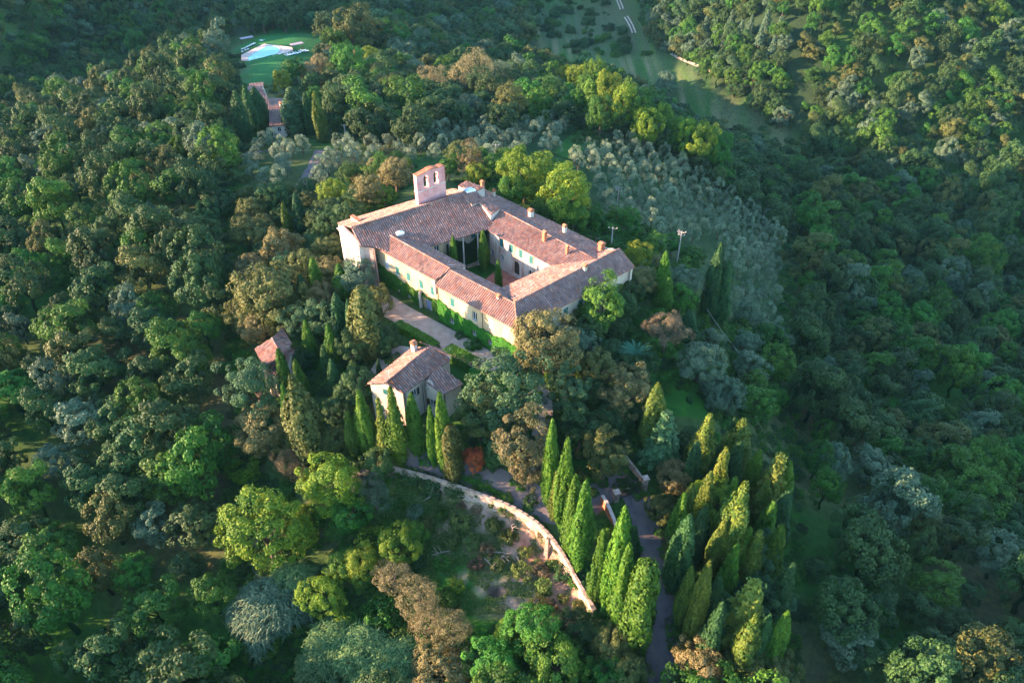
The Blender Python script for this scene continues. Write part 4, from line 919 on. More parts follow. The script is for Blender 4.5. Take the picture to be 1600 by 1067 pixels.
def reed_arrays(rng, n, R=1.0, h=1.1):
    V_ = []; T = []
    hub = rng.uniform(-.75, .75, (n//40+1, 2))
    for i in range(n):
        c = hub[i % len(hub)]; a = rng.uniform(0, 6.28); L = rng.uniform(.10, .24); z0 = h*(1-.55*(c@c))*rng.uniform(.45, 1.0); w = .011*rng.uniform(.8, 1.6); tn = rng.random()
        d = np.array([math.cos(a), math.sin(a)]); s = np.array([-d[1], d[0], 0])*w; prev = None; st = c+rng.normal(0, .05, 2)
        for j in range(4):
            t = j/3; p = np.array([*(st+d*L*t), z0+L*(.75*t-1.15*t*t)]); ww = s*(1-t*.75)
            if prev is not None: V_ += [prev[0], prev[1], p+ww, p-ww]; T += [tn]*4
            prev = (p-ww, p+ww)
    return np.array(V_), np.array(T)
PROTO = {}
def proto(kind, fn_, nvar, mat, trunk=None, joined=False, **kw):
    L = []
    for i in range(nvar):
        rng = np.random.default_rng(sum(map(ord, kind))*13+i); V_, T = fn_(rng, **kw)
        tm = trunk(rng) if trunk else None
        if joined: L.append((make_leafmesh(kind, V_, T, L_[mat], tm, M['bark']), None))
        else:
            t_me = tm.mesh('trunk') if tm else None
            if t_me: t_me.materials.append(M['bark'])
            L.append((make_leafmesh('crown', V_, T, L_[mat]), t_me))
    PROTO[kind] = L
TR = lambda h=.8, r=.075, **k: (lambda rng: trunk_mb(h, r, rng, **k))
proto('oak', crown_arrays, 4, 'oak', TR(.8), blobs=170, leaves=17000, br=.145, leaf=.027, flat=.8, cz=1.12, lump=.16, bend=.35)
proto('broad', crown_arrays, 4, 'green', TR(.9), blobs=130, leaves=15000, br=.17, leaf=.032, flat=.95, cz=1.3, lump=.26, bend=.45)
proto('loose', crown_arrays, 3, 'pine', TR(1.2, .07, spread=.8), blobs=90, leaves=13000, br=.165, leaf=.031, flat=1.15, cz=1.6, lump=.3, fill=.35, bend=.5)
proto('fluffy', crown_arrays, 3, 'tan', TR(.9), blobs=90, leaves=9500, br=.22, leaf=.030, flat=1.05, cz=1.2, lump=.22, bend=1.0, aspect=2.5)
proto('wood_tree', crown_arrays, 4, 'dark', TR(.9), joined=True, blobs=80, leaves=6500, br=.19, leaf=.046, flat=1.0, cz=1.25, lump=.28, bend=.45)
proto('olive', crown_arrays, 4, 'olive', TR(.7, .09, limbs=3), joined=True, blobs=24, leaves=3600, br=.28, leaf=.044, flat=1.25, cz=1.35, lump=.10, bend=.6, aspect=2.3, fill=.05)
proto('bush', crown_arrays, 4, 'green', None, blobs=40, leaves=2400, br=.28, leaf=.075, flat=.75, cz=.45, lump=.2, bend=.8)
proto('cypress', spindle, 5, 'cypress', TR(.7, .14, limbs=0), n_clump=230, leaves=13000, leaf=.105, wob=.18)
proto('column', spindle, 3, 'oak', TR(.9, .16, limbs=0), n_clump=130, leaves=9000, leaf=.14, wob=.2, lump=.26, sharp=.6)
proto('ragged', spindle, 4, 'cypress_gold', TR(.9, .16, limbs=0), n_clump=110, leaves=12000, leaf=.12, wob=.3, lump=.30, sharp=1.15)
proto('fir', conifer, 3, 'pine', TR(2.4, .08, limbs=0), tiers=15, leaves=8500)
proto('reed', reed_arrays, 2, 'reed', None, n=6500)
def unit_h(kind): return 8.0 if kind in ('cypress', 'ragged', 'column') else 4.0
PLACED = []
def over(me_kind, o, mat):
    if mat is None: return
    o.material_slots[0].link = 'OBJECT'; o.material_slots[0].material = L_[mat]
CNT = {}
def put(kind, pos, scale, label, group=None, mat=None, name=None, cat='tree', rz=None, variant=None):
    L = PROTO[kind]; i = CNT.get(kind, random.randrange(len(L))); CNT[kind] = i+1; cm, tm = L[(i if variant is None else variant) % len(L)]
    rz = random.uniform(0, 6.28) if rz is None else rz; name = name or {'oak': 'oak_tree', 'broad': 'broadleaf_tree', 'loose': 'pine_tree', 'fluffy': 'feathery_tree', 'wood_tree': 'woodland_tree', 'olive': 'olive_tree', 'bush': 'shrub', 'cypress': 'cypress_tree', 'ragged': 'cypress_tree', 'column': 'cypress_tree', 'fir': 'fir_tree', 'reed': 'reed_clump'}[kind]
    if kind in ('wood_tree', 'olive', 'bush', 'reed'):
        o = bpy.data.objects.new(name, cm); COL.objects.link(o); o.location = pos; o.scale = scale; o.rotation_euler = (0, 0, rz); over(kind, o, mat); return tag(o, label, cat, group)
    e = empty(name, pos, label, cat, group, rz); e.scale = scale
    c = bpy.data.objects.new('crown', cm); COL.objects.link(c); c.parent = e; over(kind, c, mat)
    if tm: t = bpy.data.objects.new('trunk', tm); COL.objects.link(t); t.parent = e
    return e
CZ = {'oak': 1.12, 'broad': 1.3, 'loose': 1.6, 'fluffy': 1.2, 'wood_tree': 1.25, 'olive': 1.2, 'bush': .45, 'reed': .6}
def tree(kind, u, v, r, label, mat=None, group=None, sz=1.0, cat='tree', name=None, hc=None):
    """crown centred at pixel (u, v) with radius r pixels"""
    z = 2.0; R = 3.0
    for _ in range(5):
        p = ground(u, v, (hc if hc is not None else R*CZ[kind]*sz)); D = (p-Vector((0, 0, CAMH))).length; R = r*D/FPX
    g = z1(p.x, p.y); PLACED.append((u, v, r)); return put(kind, (p.x, p.y, g-.1), (R, R, R*sz), label, group, mat, name, cat)
def spire(kind, ut, vt, ub, vb, w, label, mat=None, group=None, cat='cypress', name=None):
    p = ground(ub, vb); d = ray(ut, vt); t = p.y/d[1]; h = max(2.5, CAMH+d[2]*t-p.z); D = (p-Vector((0, 0, CAMH-h/2))).length; R = w/2*D/FPX
    for q in np.linspace(0, 1, 4): PLACED.append((ut+(ub-ut)*q, vt+(vb-vt)*q, w/2))
    if kind in ('cypress', 'ragged', 'column'): R *= 1.0; sc = (R, R, h/8)
    else: sc = (R, R, h/4)
    return put(kind, (p.x, p.y, p.z-.1), sc, label, group, mat, name, cat)

# ------------------------------------------------------------ spires, written one by one
CY = [
 ('cypress',862,655,857,790,30,'slimmest tall cypress, first of the row above the curved wall',None),
 ('cypress',873,735,866,815,22,'short cypress with brown patch between two tall ones above the wall','cypress_gold'),
 ('cypress',888,685,878,828,38,'tall bright cypress second in the row above the curved wall',None),
 ('cypress',908,742,890,865,38,'middle cypress of the row above the bend of the wall',None),
 ('cypress',927,752,903,890,44,'stout cypress standing before the leaning brick wall',None),
 ('ragged',946,828,930,938,30,'ragged thinner cypress beside the end of the terrace wall',"cypress"),
 ('cypress',983,792,952,962,44,'tallest cypress leaning over the entrance road, dark right flank',None),
 ('cypress',987,850,962,985,38,'cypress tucked in front of the tallest roadside cypress',None),
 ('cypress',996,822,984,880,24,'small dark cypress spire at the road edge behind the tallest','cypress_dark'),
 ('column',1016,878,988,1012,47,'fat lumpy golden green cypress nearest the road',"cypress"),
 ('cypress',1102,876,1072,1010,34,'slender leaning cypress across the road from the fat one','cypress_gold'),
 ('cypress',1090,884,1058,975,30,'shorter cypress just behind the slender one across the road','cypress_gold'),
 ('cypress',1081,805,1050,925,48,'dark shadowed cypress beside the road bend','cypress_dark'),
 ('fir',1180,905,1146,1010,84,'broad golden topped conifer near the lower corner of the wood','cypress_gold'),
 ('cypress',1204,972,1186,1025,22,'small pointed cypress by the broad golden conifer','cypress_gold'),
 ('cypress',1161,823,1146,905,32,'bright green cypress below the tallest golden one east of the road',None),
 ('ragged',1158,756,1125,890,54,'tallest golden cypress in the grove east of the road',None),
 ('cypress',1189,783,1182,865,34,'cypress with pale tip beside the dark gap east of the road',None),
 ('cypress',1110,737,1088,830,34,'yellow tipped cypress at the top of the bright thicket','cypress_gold'),
 ('ragged',1109,648,1088,742,40,'pinkish gold cypress above the thicket, below the garden lawn',None),
 ('ragged',1163,655,1142,732,48,'open golden crowned cypress on the slope under the garden',None),
 ('cypress',1179,702,1166,775,30,'green cypress in front of the open golden crown',None),
 ('fir',1204,704,1192,800,60,'layered golden tipped conifer at the edge of the slope','cypress_gold'),
 ('cypress',1218,768,1204,850,40,'dark cypress under the layered conifer','cypress_dark'),
 ('cypress',1136,652,1130,722,20,'thin shaded cypress behind the pinkish gold one','cypress_dark'),
 ('cypress',1040,598,1012,700,44,'large cypress with glowing left flank below the garden','cypress_gold'),
 ('fir',1052,640,1030,720,72,'dark layered conifer spreading before the glowing cypress','pine'),
 ('cypress',1040,392,1031,462,26,'bright cypress standing up by the end of the convent roof',None),
 ('ragged',1041,434,1038,480,28,'shorter feathery cypress in front of the bright one',"cypress"),
 ('cypress',1102,380,1104,495,32,'dark cypress with orange lit tip at the garden edge','cypress_dark'),
 ('cypress',1125,408,1120,505,34,'dark round topped cypress beside the orange tipped one','cypress_dark'),
 ('cypress',573,611,577,710,36,'cypress at the gable corner of the farmhouse',None),
 ('ragged',549,643,556,715,28,'small forked cypress on the farmhouse terrace edge',"cypress"),
 ('fir',605,618,605,720,30,'thin scraggy fir against the farmhouse gable wall','cypress_gold'),
 ('ragged',632,606,626,725,34,'ragged cypress before the farmhouse eave',"cypress"),
 ('cypress',651,614,653,712,32,'cypress showing bare trunk before the middle of the farmhouse',None),
 ('cypress',679,633,680,730,22,'narrow cypress with bare trunk between farmhouse and drive',None),
 ('cypress',700,613,697,740,34,'tall full cypress at the farmhouse side wing',None),
 ('column',714,665,709,750,32,'brown tinged bushy cypress nearest the red tree',None),
 ('cypress',447,545,457,636,28,'cypress beside the small red roofed house',None),
 ('cypress',474,562,481,650,30,'cypress standing behind the big leafy conifer','cypress'),
 ('ragged',494,588,490,728,60,'big shaggy conifer below the small red roofed house','oak'),
 ('cypress',512,538,514,590,18,'thin dark cypress in the hollow of the wood','cypress_dark'),
 ('cypress',543,412,538,470,30,'cypress rising out of the holm oaks near the church front',None),
 ('column',574,450,580,560,46,'large column shaped cypress beside the gravel forecourt',"oak"),
 ('cypress',540,458,538,540,34,'shaded cypress next to the large column shaped one','cypress_dark'),
 ('ragged',500,404,500,468,30,'ragged cypress among brown oaks west of the church',"cypress"),
 ('cypress',467,302,473,365,26,'pointed cypress standing west of the church, half in sun','cypress_dark'),
 ('cypress',450,316,453,372,18,'slim cypress beside the pointed one west of the church','cypress_gold'),
 ('cypress',408,136,411,205,32,'dark cypress touching the distant house roof','cypress_dark'),
 ('cypress',396,134,398,210,28,'second dark cypress before the distant house','cypress_dark'),
 ('cypress',384,142,385,222,28,'dark cypress at the photograph edge by the distant house','cypress_dark'),
 ('ragged',466,138,466,212,46,'wide dark cypress right of the distant house','pine'),
 ('cypress',487,144,488,214,20,'dark cypress between the wide one and the sunlit one','cypress_dark'),
 ('cypress',503,143,504,222,22,'distant cypress with a sunlit golden flank','cypress_gold'),
 ('cypress',706,368,711,434,17,'sunny tipped cypress in the cloister courtyard near the church',None),
 ('cypress',755,359,756,423,20,'tallest cypress in the cloister courtyard, in front of the white wall',None),
 ('cypress',777,405,779,458,15,'narrow cypress on the edge of the cloister brick paving',None),
 ('cypress',1075,485,1072,535,36,'dark green cone shaped bush behind the round clipped tree','cypress_dark'),
 ('cypress',462,600,464,690,26,'bright cypress between brown oak and shaggy conifer',None),
 ('cypress',480,428,481,490,24,'dark cypress above the feathery conifers','cypress_dark'),
 ('cypress',525,505,525,575,26,'green cypress at the edge of the hollow',None),
 ('ragged',600,505,600,560,24,'ragged cypress by the forecourt hedge','cypress_dark'),
 ('cypress',557,468,556,545,26,'dark cypress directly behind the large column shaped one','cypress_dark'),
 ('cypress',520,468,519,535,24,'half hidden cypress among the holm oaks','cypress_dark'),
 ('cypress',489,500,490,565,24,'cypress above the hollow of the west wood',None),
 ('ragged',462,440,463,505,26,'ragged cypress on the flank of the largest holm oak','oak'),
 ('cypress',528,560,529,625,24,'dark cypress beside the laurel like tree','cypress_dark'),
 ('cypress',430,640,432,705,24,'dark cypress below the small red roofed house','cypress_dark'),
 ('cypress',595,560,596,600,12,'tiny cypress beside the farmhouse yard','cypress_dark'),
]
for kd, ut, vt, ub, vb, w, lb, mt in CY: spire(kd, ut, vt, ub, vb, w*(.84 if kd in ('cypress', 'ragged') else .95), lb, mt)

TREES = [
 ('oak',853,533,60,'big domed holm oak at the corner of the convent','oak_brown'),
 ('oak',980,612,46,'pinkish brown holm oak in the evening sun above the gate','oak_brown'),
 ('oak',935,572,34,'green holm oak between the domed oak and the palm','oak'),
 ('loose',886,608,36,'blue green pine in front of the domed holm oak','pine'),
 ('loose',787,606,62,'large blue green cedar like tree beside the farmhouse','pine'),
 ('loose',750,650,38,'pine with rounded tufts against the farmhouse side wing','oak'),
 ('loose',818,690,54,'tall dense tree dotted with pink blossom above the drive','rose'),
 ('loose',805,640,30,'shaded tree behind the pink dotted one','pine'),
 ('loose',905,668,36,'shaded dark pine beside the gate path','dark'),
 ('loose',945,712,38,'layered pine with a pale sunlit top above the gate','oak'),
 ('broad',741,716,16,'small red leaved tree beside the drive','red'),
 ('loose',1042,512,32,'round clipped tree with orange sunlit cap','plum'),
 ('oak',1095,565,38,'grey green rounded tree at the garden corner','grey'),
 ('oak',1118,600,26,'grey green rounded shrub tree below the garden corner','grey'),
 ('oak',1120,625,18,'small grey bush on the garden path','grey'),
 ('broad',940,475,42,'broad green tree with yellow crown by the rear convent wing','green'),
 ('broad',955,455,22,'yellow lit crown poking over the broad green tree','maple'),
 ('oak',895,490,26,'brown tufted tree against the dark convent roof edge','oak_brown'),
 ('broad',995,398,22,'yellow orange creeper covered tree by the roof end','maple'),
 ('oak',1003,437,26,'pinkish brown oak below the roof end','oak_brown'),
 ('oak',1032,410,16,'brown topped shrub behind the bright cypress','oak_brown'),
 ('oak',1068,440,32,'grey green oak between the garden cypresses','grey'),
 ('broad',820,270,44,'yellow golden tree behind the rear convent roof','lime'),
 ('broad',800,300,28,'green tree pressed against the rear convent roof','green'),
 ('broad',885,304,44,'tall yellow green tree behind the rear chimneys','lime'),
 ('broad',862,330,26,'shaded green tree below the tall yellow green one','green'),
 ('broad',895,335,24,'dark green tree by the outbuilding roof','green'),
 ('broad',855,265,24,'green tree between the two golden ones','green'),
 ('broad',770,262,20,'bright green tree behind the bell gable','green'),
 ('loose',738,250,22,'brown green tree behind the bell gable','rose'),
 ('broad',715,240,20,'olive brown tree at the edge of the grove','oak'),
 ('broad',745,270,18,'yellow green tree next to the roof aerial','lime'),
 ('broad',700,262,18,'bright shrub tree behind the bell gable top','green'),
 ('oak',618,270,30,'pinkish brown oak behind the church roof','oak_brown'),
 ('oak',600,303,18,'olive brown bush tree touching the church roof','maple'),
 ('oak',575,296,28,'brown and dark oak above the church front','oak_brown'),
 ('broad',548,275,20,'sunlit lime green tree on the slope behind the church','green'),
 ('broad',520,300,22,'yellow green tree in the hedgerow behind the church','lime'),
 ('loose',545,330,26,'dark tree by the church front','dark'),
 ('broad',520,345,24,'deep green tree in the shadow of the church front','dark'),
 ('oak',495,340,22,'tall dark bush west of the church','dark'),
 ('oak',440,385,34,'brown rounded holm oak above the largest one','oak_brown'),
 ('oak',425,455,58,'largest holm oak, dark gaps and brown tufts','oak'),
 ('oak',392,420,28,'holm oak at the photograph edge above the largest one','oak_brown'),
 ('oak',388,490,34,'holm oak at the photograph edge below the largest one','oak'),
 ('oak',475,415,32,'holm oak with grey green sheen below the church','oak'),
 ('oak',515,420,26,'pinkish tufted holm oak at the foot of the church','oak_brown'),
 ('oak',560,430,32,'grey green holm oak hiding the foot of the church','grey'),
 ('oak',590,470,26,'dark oak at the corner of the forecourt','oak'),
 ('oak',505,460,26,'brown holm oak between two cypresses','oak_brown'),
 ('loose',470,500,30,'feathery yellow green conifer above the red roofed house','pine'),
 ('loose',508,505,30,'feathery blue green conifer in the hollow','pine'),
 ('loose',550,545,26,'dark tree beside the gravel yard','dark'),
 ('oak',600,530,26,'very dark oak between forecourt hedge and wood','dark'),
 ('fir',0,0,0,None,None),
 ('loose',398,600,46,'big blue green pine at the photograph edge by the red roof','pine'),
 ('oak',412,672,44,'brown holm oak under the blue green pine','oak_brown'),
 ('oak',455,690,24,'small dark oak next to the shaggy conifer','oak'),
 ('oak',560,602,38,'dark green laurel like tree left of the farmhouse','dark'),
 ('oak',525,640,28,'shaded oak behind the small forked cypress','dark'),
 ('oak',520,690,26,'brown green oak above the yellow maple','oak'),
 ('fluffy',452,722,24,'plum brown feathery bush above the drive','plum'),
 ('fluffy',485,742,16,'second plum brown feathery bush','plum'),
 ('broad',513,752,48,'bright yellow green maple at the end of the drive','maple'),
 ('broad',410,825,60,'large yellow green maple at the photograph edge','maple'),
 ('broad',590,722,26,'very dark bush at the start of the wall','dark'),
 ('fluffy',586,775,26,'grey green feathery bush below the wall end','grey'),
 ('broad',622,850,32,'yellow topped tree in the middle of the rough slope','lime'),
 ('broad',565,875,30,'yellow green shrub tree on the rough slope','lime'),
 ('broad',645,835,22,'green tree next to the yellow topped one','green'),
 ('fluffy',614,900,30,'tan feathery tamarisk, uppermost of the four','tan'),
 ('fluffy',652,930,32,'tan feathery tamarisk, second of the four','tan'),
 ('fluffy',668,972,28,'tan feathery tamarisk, third of the four','tan'),
 ('fluffy',705,985,32,'tan feathery tamarisk, lowest of the four','tan'),
 ('broad',502,930,32,'olive green tree beside the reeds','lime'),
 ('broad',545,800,30,'green tree in the shade under the maple','green'),
 ('reed',415,950,58,'blue green reed thicket at the photograph edge','grey'),
 ('reed',455,905,36,'silvery reed thicket above the blue green one','reed'),
 ('reed',520,1000,44,'big pale green reed thicket at the bottom','reed'),('reed',560,1015,46,'pale green reed thicket beside the biggest one','reed'),('reed',500,1045,40,'darker green reed thicket at the bottom edge','reed'),('reed',580,1050,36,'small reed thicket at the bottom edge','reed'),
 ('reed',620,1040,50,'pale reeds beside the big thicket','reed'),
 ('oak',690,1045,46,'tan green bushy tree at the bottom by the reeds','oak_brown'),
 ('broad',765,1035,42,'light green tree at the bottom centre','green'),
 ('broad',835,985,44,'fresh green tree below the rough garden','green'),
 ('broad',870,1035,44,'large green tree at the bottom, near the road','green'),
 ('broad',900,980,30,'dark green tree at the end of the terrace wall','dark'),
 ('oak',955,1000,34,'brown green tree beside the road verge','oak'),
 ('oak',975,1045,36,'bushy olive green tree at the bottom of the road','oak'),
 ('broad',1092,1035,40,'green and pinkish tree at the bottom right of the road','oak_brown'),
 ('broad',1128,985,26,'bright yellow green young tree right of the road','lime'),
 ('oak',1160,1040,38,'dense green tree at the bottom beyond the road','oak'),
 ('oak',1208,1040,38,'dark green tree at the bottom corner','oak'),
 ('broad',798,985,22,'bright lime shrub at the foot of the rough garden','lime'),
 ('oak',1055,745,32,'pinkish topped oak beside the gate','oak_brown'),
 ('oak',1035,795,26,'dark oak at the road side below the gate','oak'),
 ('broad',1110,790,42,'bright green broad tree in the middle of the grove','lime'),
 ('oak',1060,850,30,'brown tinged oak at the road bend','oak'),
 ('loose',1180,870,34,'dark green pine in the lower grove','pine'),
 ('loose',1130,960,34,'dark pine between road and broad conifer','dark'),
 ('loose',1190,935,38,'blue green pine at the edge by the broad conifer','pine'),
 ('oak',1085,690,26,'shaded oak below the garden lawn','dark'),
 ('oak',1020,650,26,'shaded oak above the dark layered conifer','dark'),
 ('broad',550,42,30,'solitary olive green round tree above the pool lawn','oak'),
 ('broad',546,100,28,'light green umbrella shaped tree beyond the cypresses','green'),
 ('broad',575,88,14,'sunny lime green small tree in the far wood','lime'),
 ('broad',565,120,12,'small lime tree below the umbrella shaped one','lime'),
 ('broad',441,126,16,'yellow green round tree behind the distant house','maple'),
 ('fluffy',740,112,34,'pale tan poplar like tree, largest of the far group','tan'),
 ('fluffy',675,130,25,'pale tan tree beside the largest tan one','tan'),
 ('fluffy',780,118,24,'grey tan tree on the other flank of the tan group','grey'),
 ('oak',733,165,24,'blue grey rounded tree above the olive rows','grey'),
 ('broad',795,160,28,'olive green tree at the top corner of the olive rows','oak'),
 ('broad',498,100,14,'tan shrub tree near the pool lawn','tan'),
 ('broad',482,112,14,'second tan shrub tree near the pool lawn','tan'),
 ('broad',512,80,10,'small tan tree beyond the pool lawn','tan'),
 ('broad',1042,130,16,'pale bush at the valley edge','grey'),
]
for t_ in TREES:
    if t_[4] is None: continue
    kd, u, v, r, lb, mt = t_
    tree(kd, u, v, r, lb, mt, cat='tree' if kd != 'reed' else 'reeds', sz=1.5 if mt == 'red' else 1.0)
# the line of sunlit poplars beyond the olive grove
for i, (u, v, r) in enumerate([(905,128,18),(925,148,24),(952,150,26),(975,165,24),(1000,170,24),(1010,195,22),(1035,190,20),(1048,210,18),(1070,215,22),(1095,222,26),(1118,240,22),(930,120,18),(885,125,16),(940,175,22)]):
    tree('broad', u, v, r, 'tall green tree with sunlit gold crown in the line beyond the olive grove', ['lime', 'green', 'lime'][i % 3], 'sunlit trees beyond the olive grove', sz=1.45)
# distant group of pale conifers on the far hillside
for u, v in ((1155,45),(1130,55),(1170,38),(1185,55),(1195,30),(1140,30),(1215,40),(1205,70),(1100,40),(1112,62)):
    spire('fir', u, v-16, u, v+18, 16, 'pointed grey green conifer on the far hillside', 'grey', 'conifers on the far hillside', cat='conifer')
# ------------------------------------------------------------ filled zones
EXCL = [[(527,350),(650,262),(700,258),(745,280),(950,372),(995,415),(870,490),(806,520),(800,515),(600,470),(528,400)],
        [(588,450),(700,490),(812,575),(800,592),(745,612),(728,590),(690,575),(650,545),(612,530),(588,505)], [(572,598),(640,540),(706,555),(726,600),(722,640),(590,700)], [(395,520),(455,505),(462,560),(440,612),(415,590)],
        [(612,720),(760,765),(850,815),(935,960),(860,965),(800,960),(720,960),(700,900),(650,850),(620,780)], [(940,740),(1010,745),(1050,860),(1055,1067),(1008,1067),(1010,900),(985,800)],
        [(540,735),(620,720),(760,745),(870,790),(920,780),(960,760),(960,775),(900,830),(860,830),(780,790),(620,735),(540,755)],
        [(1030,590),(1060,570),(1120,620),(1125,650),(1095,665),(1035,655)], [(377,62),(420,55),(500,50),(505,78),(470,110),(377,118)], [(382,130),(412,120),(460,150),(455,200),(385,205)],
        [(905,205),(932,205),(928,225),(880,250),(862,235)], [(950,0),(975,0),(1000,60),(985,60)], [(835,590),(860,590),(860,760),(830,760)], [(470,300),(515,230),(490,230),(450,290)],
        [(820,45),(900,85),(990,90),(1060,100),(1150,170),(1222,210),(1222,245),(1120,200),(1030,150),(960,112),(880,85)]]
def excluded(u, v): return any(bool(inpoly(np.array([u]), np.array([v]), e)[0]) for e in EXCL)
def fill(poly, sp, rr, kinds, limit=300, over_=.75, hc=None, jit=.38, rot=0.0, sz=1.0):
    us = [p[0] for p in poly]; vs_ = [p[1] for p in poly]; G = [ground(u, v, 1.5) for u, v in poly]
    xs = [g.x for g in G]; ys = [g.y for g in G]; n = 0; cx, cy = sum(xs)/len(xs), sum(ys)/len(ys); rad = max(math.hypot(x-cx, y-cy) for x, y in zip(xs, ys)); cr, sr = math.cos(rot), math.sin(rot); cand = []
    k = int(rad/sp)+1
    for i in range(-k, k+1):
        for j in range(-k, k+1):
            a, b = (i+(.5 if j % 2 else 0)+random.uniform(-jit, jit))*sp, (j+random.uniform(-jit, jit))*sp; cand.append((cx+a*cr-b*sr, cy+a*sr+b*cr))
    ca_ = np.array(cand); zz = tz(ca_[:, 0], ca_[:, 1]); out = []
    for (x, y), z in zip(cand, zz):
        r = random.uniform(*rr); u, v, dep = proj(x, y, z+r*1.1)
        if dep < 10 or not (370 < u < 1230 and -12 < v < 1085): continue
        if not bool(inpoly(np.array([u]), np.array([v]), poly)[0]) or excluded(u, v): continue
        ub, vb, _ = proj(x, y, z)
        if excluded(ub, vb): continue
        rp = r*FPX/dep
        if any(abs(u-a) < (q+rp)*over_ and abs(v-b) < (q+rp)*over_ and math.hypot(u-a, v-b) < (q+rp)*over_ for a, b, q in FIXED): continue
        out.append((x, y, z, r, dep, u, v))
    out.sort(key=lambda o: o[4]); w = [q[4] for q in kinds]
    for x, y, z, r, dep, u, v in out[:limit]:
        kd, mt, lb, gp, _ = random.choices(kinds, w)[0]
        put(kd, (x, y, z-.15), (r, r, r*random.uniform(.85, 1.15)*sz), lb, gp, mt, cat='olive tree' if kd == 'olive' else ('shrub' if kd == 'bush' else 'tree'))
    LEFT.extend((o, kinds) for o in out[limit:])
PLACED.append((990, 545, 34)); PLACED.append((742, 725, 18))
CG = 'cypresses packed in the grove east of the road'
for i, (ut, vt, ub, vb, w) in enumerate([(1090,690,1072,770,28),(1128,700,1112,790,26),(1142,745,1126,830,28),(1098,790,1080,880,30),(1128,815,1108,900,30),(1145,850,1125,940,28),(1120,900,1098,990,30),(1172,830,1158,920,30),(1200,820,1190,910,32),(1215,880,1200,980,34),(1165,960,1145,1060,34),(1208,955,1192,1050,30),
      (1122,940,1098,1040,30),(1080,760,1062,850,26),(1218,720,1208,800,30),(1150,690,1136,770,26),(1190,750,1178,820,26),(1068,770,1050,860,28),(1182,960,1168,1050,26)]):
    spire(('cypress', 'ragged', 'cypress')[i % 3], ut, vt, ub, vb, w, 'cypress packed among others in the grove east of the road' if i % 3 != 1 else 'ragged cypress packed among others in the grove east of the road', ['cypress_dark', 'cypress_gold', None][i % 3] or 'cypress', CG if i % 3 != 1 else CG+', ragged')
for kd, u, v, r, lb, mt in [('loose',772,642,36,'green tufted pine between cedar like tree and red tree','oak'),('loose',825,728,34,'lower blossom dotted tree overhanging the drive','rose'),('loose',790,680,34,'shaded pine between the two blossom dotted trees','pine'),
      ('oak',405,512,30,'brown holm oak overhanging the red roofed house','oak_brown'),('oak',447,500,28,'small holm oak above the red roof ridge','oak'),('oak',470,560,22,'dark oak closing the far side of the red roofed house','dark'),('oak',870,560,30,'dark oak on the flank of the domed holm oak','oak'),('oak',925,610,26,'shaded green oak below the palm side thicket','dark')]:
    tree(kd, u, v, r, lb, mt)
FIXED = list(PLACED); LEFT = []
OL = lambda where, gp, p=1: ('olive', None, where, gp, p)
fill([(860,205),(935,225),(1000,205),(1040,240),(1110,280),(1222,350),(1222,545),(1150,470),(1120,410),(1080,385),(1050,370),(985,355),(935,325),(915,295),(905,270),(870,240)], 5.7, (1.75, 2.15), [OL('silver green olive tree on the shaded slope of the olive grove', 'olive trees of the slope grove')], 290, .55, rot=.5, jit=.07, sz=1.15)
fill([(590,215),(700,188),(790,178),(885,182),(885,212),(830,240),(770,245),(690,250),(645,250),(600,235)], 5.7, (1.75, 2.2), [OL('olive tree in the rows between the convent and the far wood', 'olive trees in rows behind the convent')], 200, .5, rot=.2, jit=.08, sz=1.1)
fill([(377,232),(440,205),(512,222),(595,205),(605,235),(560,262),(510,290),(455,300),(400,290),(377,280)], 5.2, (1.8, 2.4), [OL('olive tree in the grove beside the distant house lane', 'olive trees by the lane')], 120, .5)
WD = 'trees of the wood beyond the olive rows'
fill([(440,120),(520,60),(640,40),(760,50),(850,90),(900,110),(900,185),(700,190),(620,215),(540,205),(515,190),(450,140)], 6.4, (2.3, 5.8), [('wood_tree','dark','dark broadleaf tree in the wood beyond the olive rows',WD,5),('wood_tree','green','fresher green tree in the wood beyond the olive rows',WD+', fresh green',2),('wood_tree','oak','brownish green tree in the wood beyond the olive rows',WD+', brownish',1)], 150, .45)
fill([(377,-10),(830,-10),(830,60),(760,60),(640,45),(520,62),(500,45),(420,48),(377,55)], 8.5, (4.0, 6.5), [('wood_tree','dark','dark tree in the wood above the pool lawn','trees of the wood above the pool',4),('wood_tree','pine','bluish tree in the wood above the pool lawn','bluish trees above the pool',1)], 30, .4)
fill([(377,118),(470,108),(510,78),(540,75),(520,110),(450,150),(377,140)], 6.5, (1.5, 2.8), [('bush','tan','tan scrub bush between pool lawn and distant house','scrub bushes below the pool',1),('bush','grey','grey scrub bush between pool lawn and distant house','grey scrub bushes below the pool',1)], 60, .5)
fill([(900,100),(940,110),(1040,165),(1120,205),(1222,250),(1222,355),(1120,285),(1060,235),(990,200),(930,185),(895,150)], 6.2, (3.0, 4.8), [('wood_tree','dark','dark green tree in the wood between olive grove and valley','trees between grove and valley',3),('wood_tree','green','green tree in the wood between olive grove and valley','green trees between grove and valley',1)], 60, .4)
fill([(1000,-10),(1230,-10),(1230,205),(1150,165),(1070,95),(1010,60)], 5.6, (3.0, 5.2), [('wood_tree','dark','dark tree on the hillside across the valley','trees across the valley',3),('wood_tree','green','green tree on the hillside across the valley','green trees across the valley',2),('wood_tree','grey','grey green tree on the hillside across the valley','grey trees across the valley',1)], 25, .35)
fill([(830,-10),(960,-10),(1000,60),(1060,100),(980,85),(900,75),(820,35)], 9, (1.0, 4.2), [('bush','dark','dark bush scattered over the valley floor','bushes on the valley floor',2),('bush','green','green bush scattered over the valley floor','green bushes on the valley floor',1)], 110, .3, jit=.6)
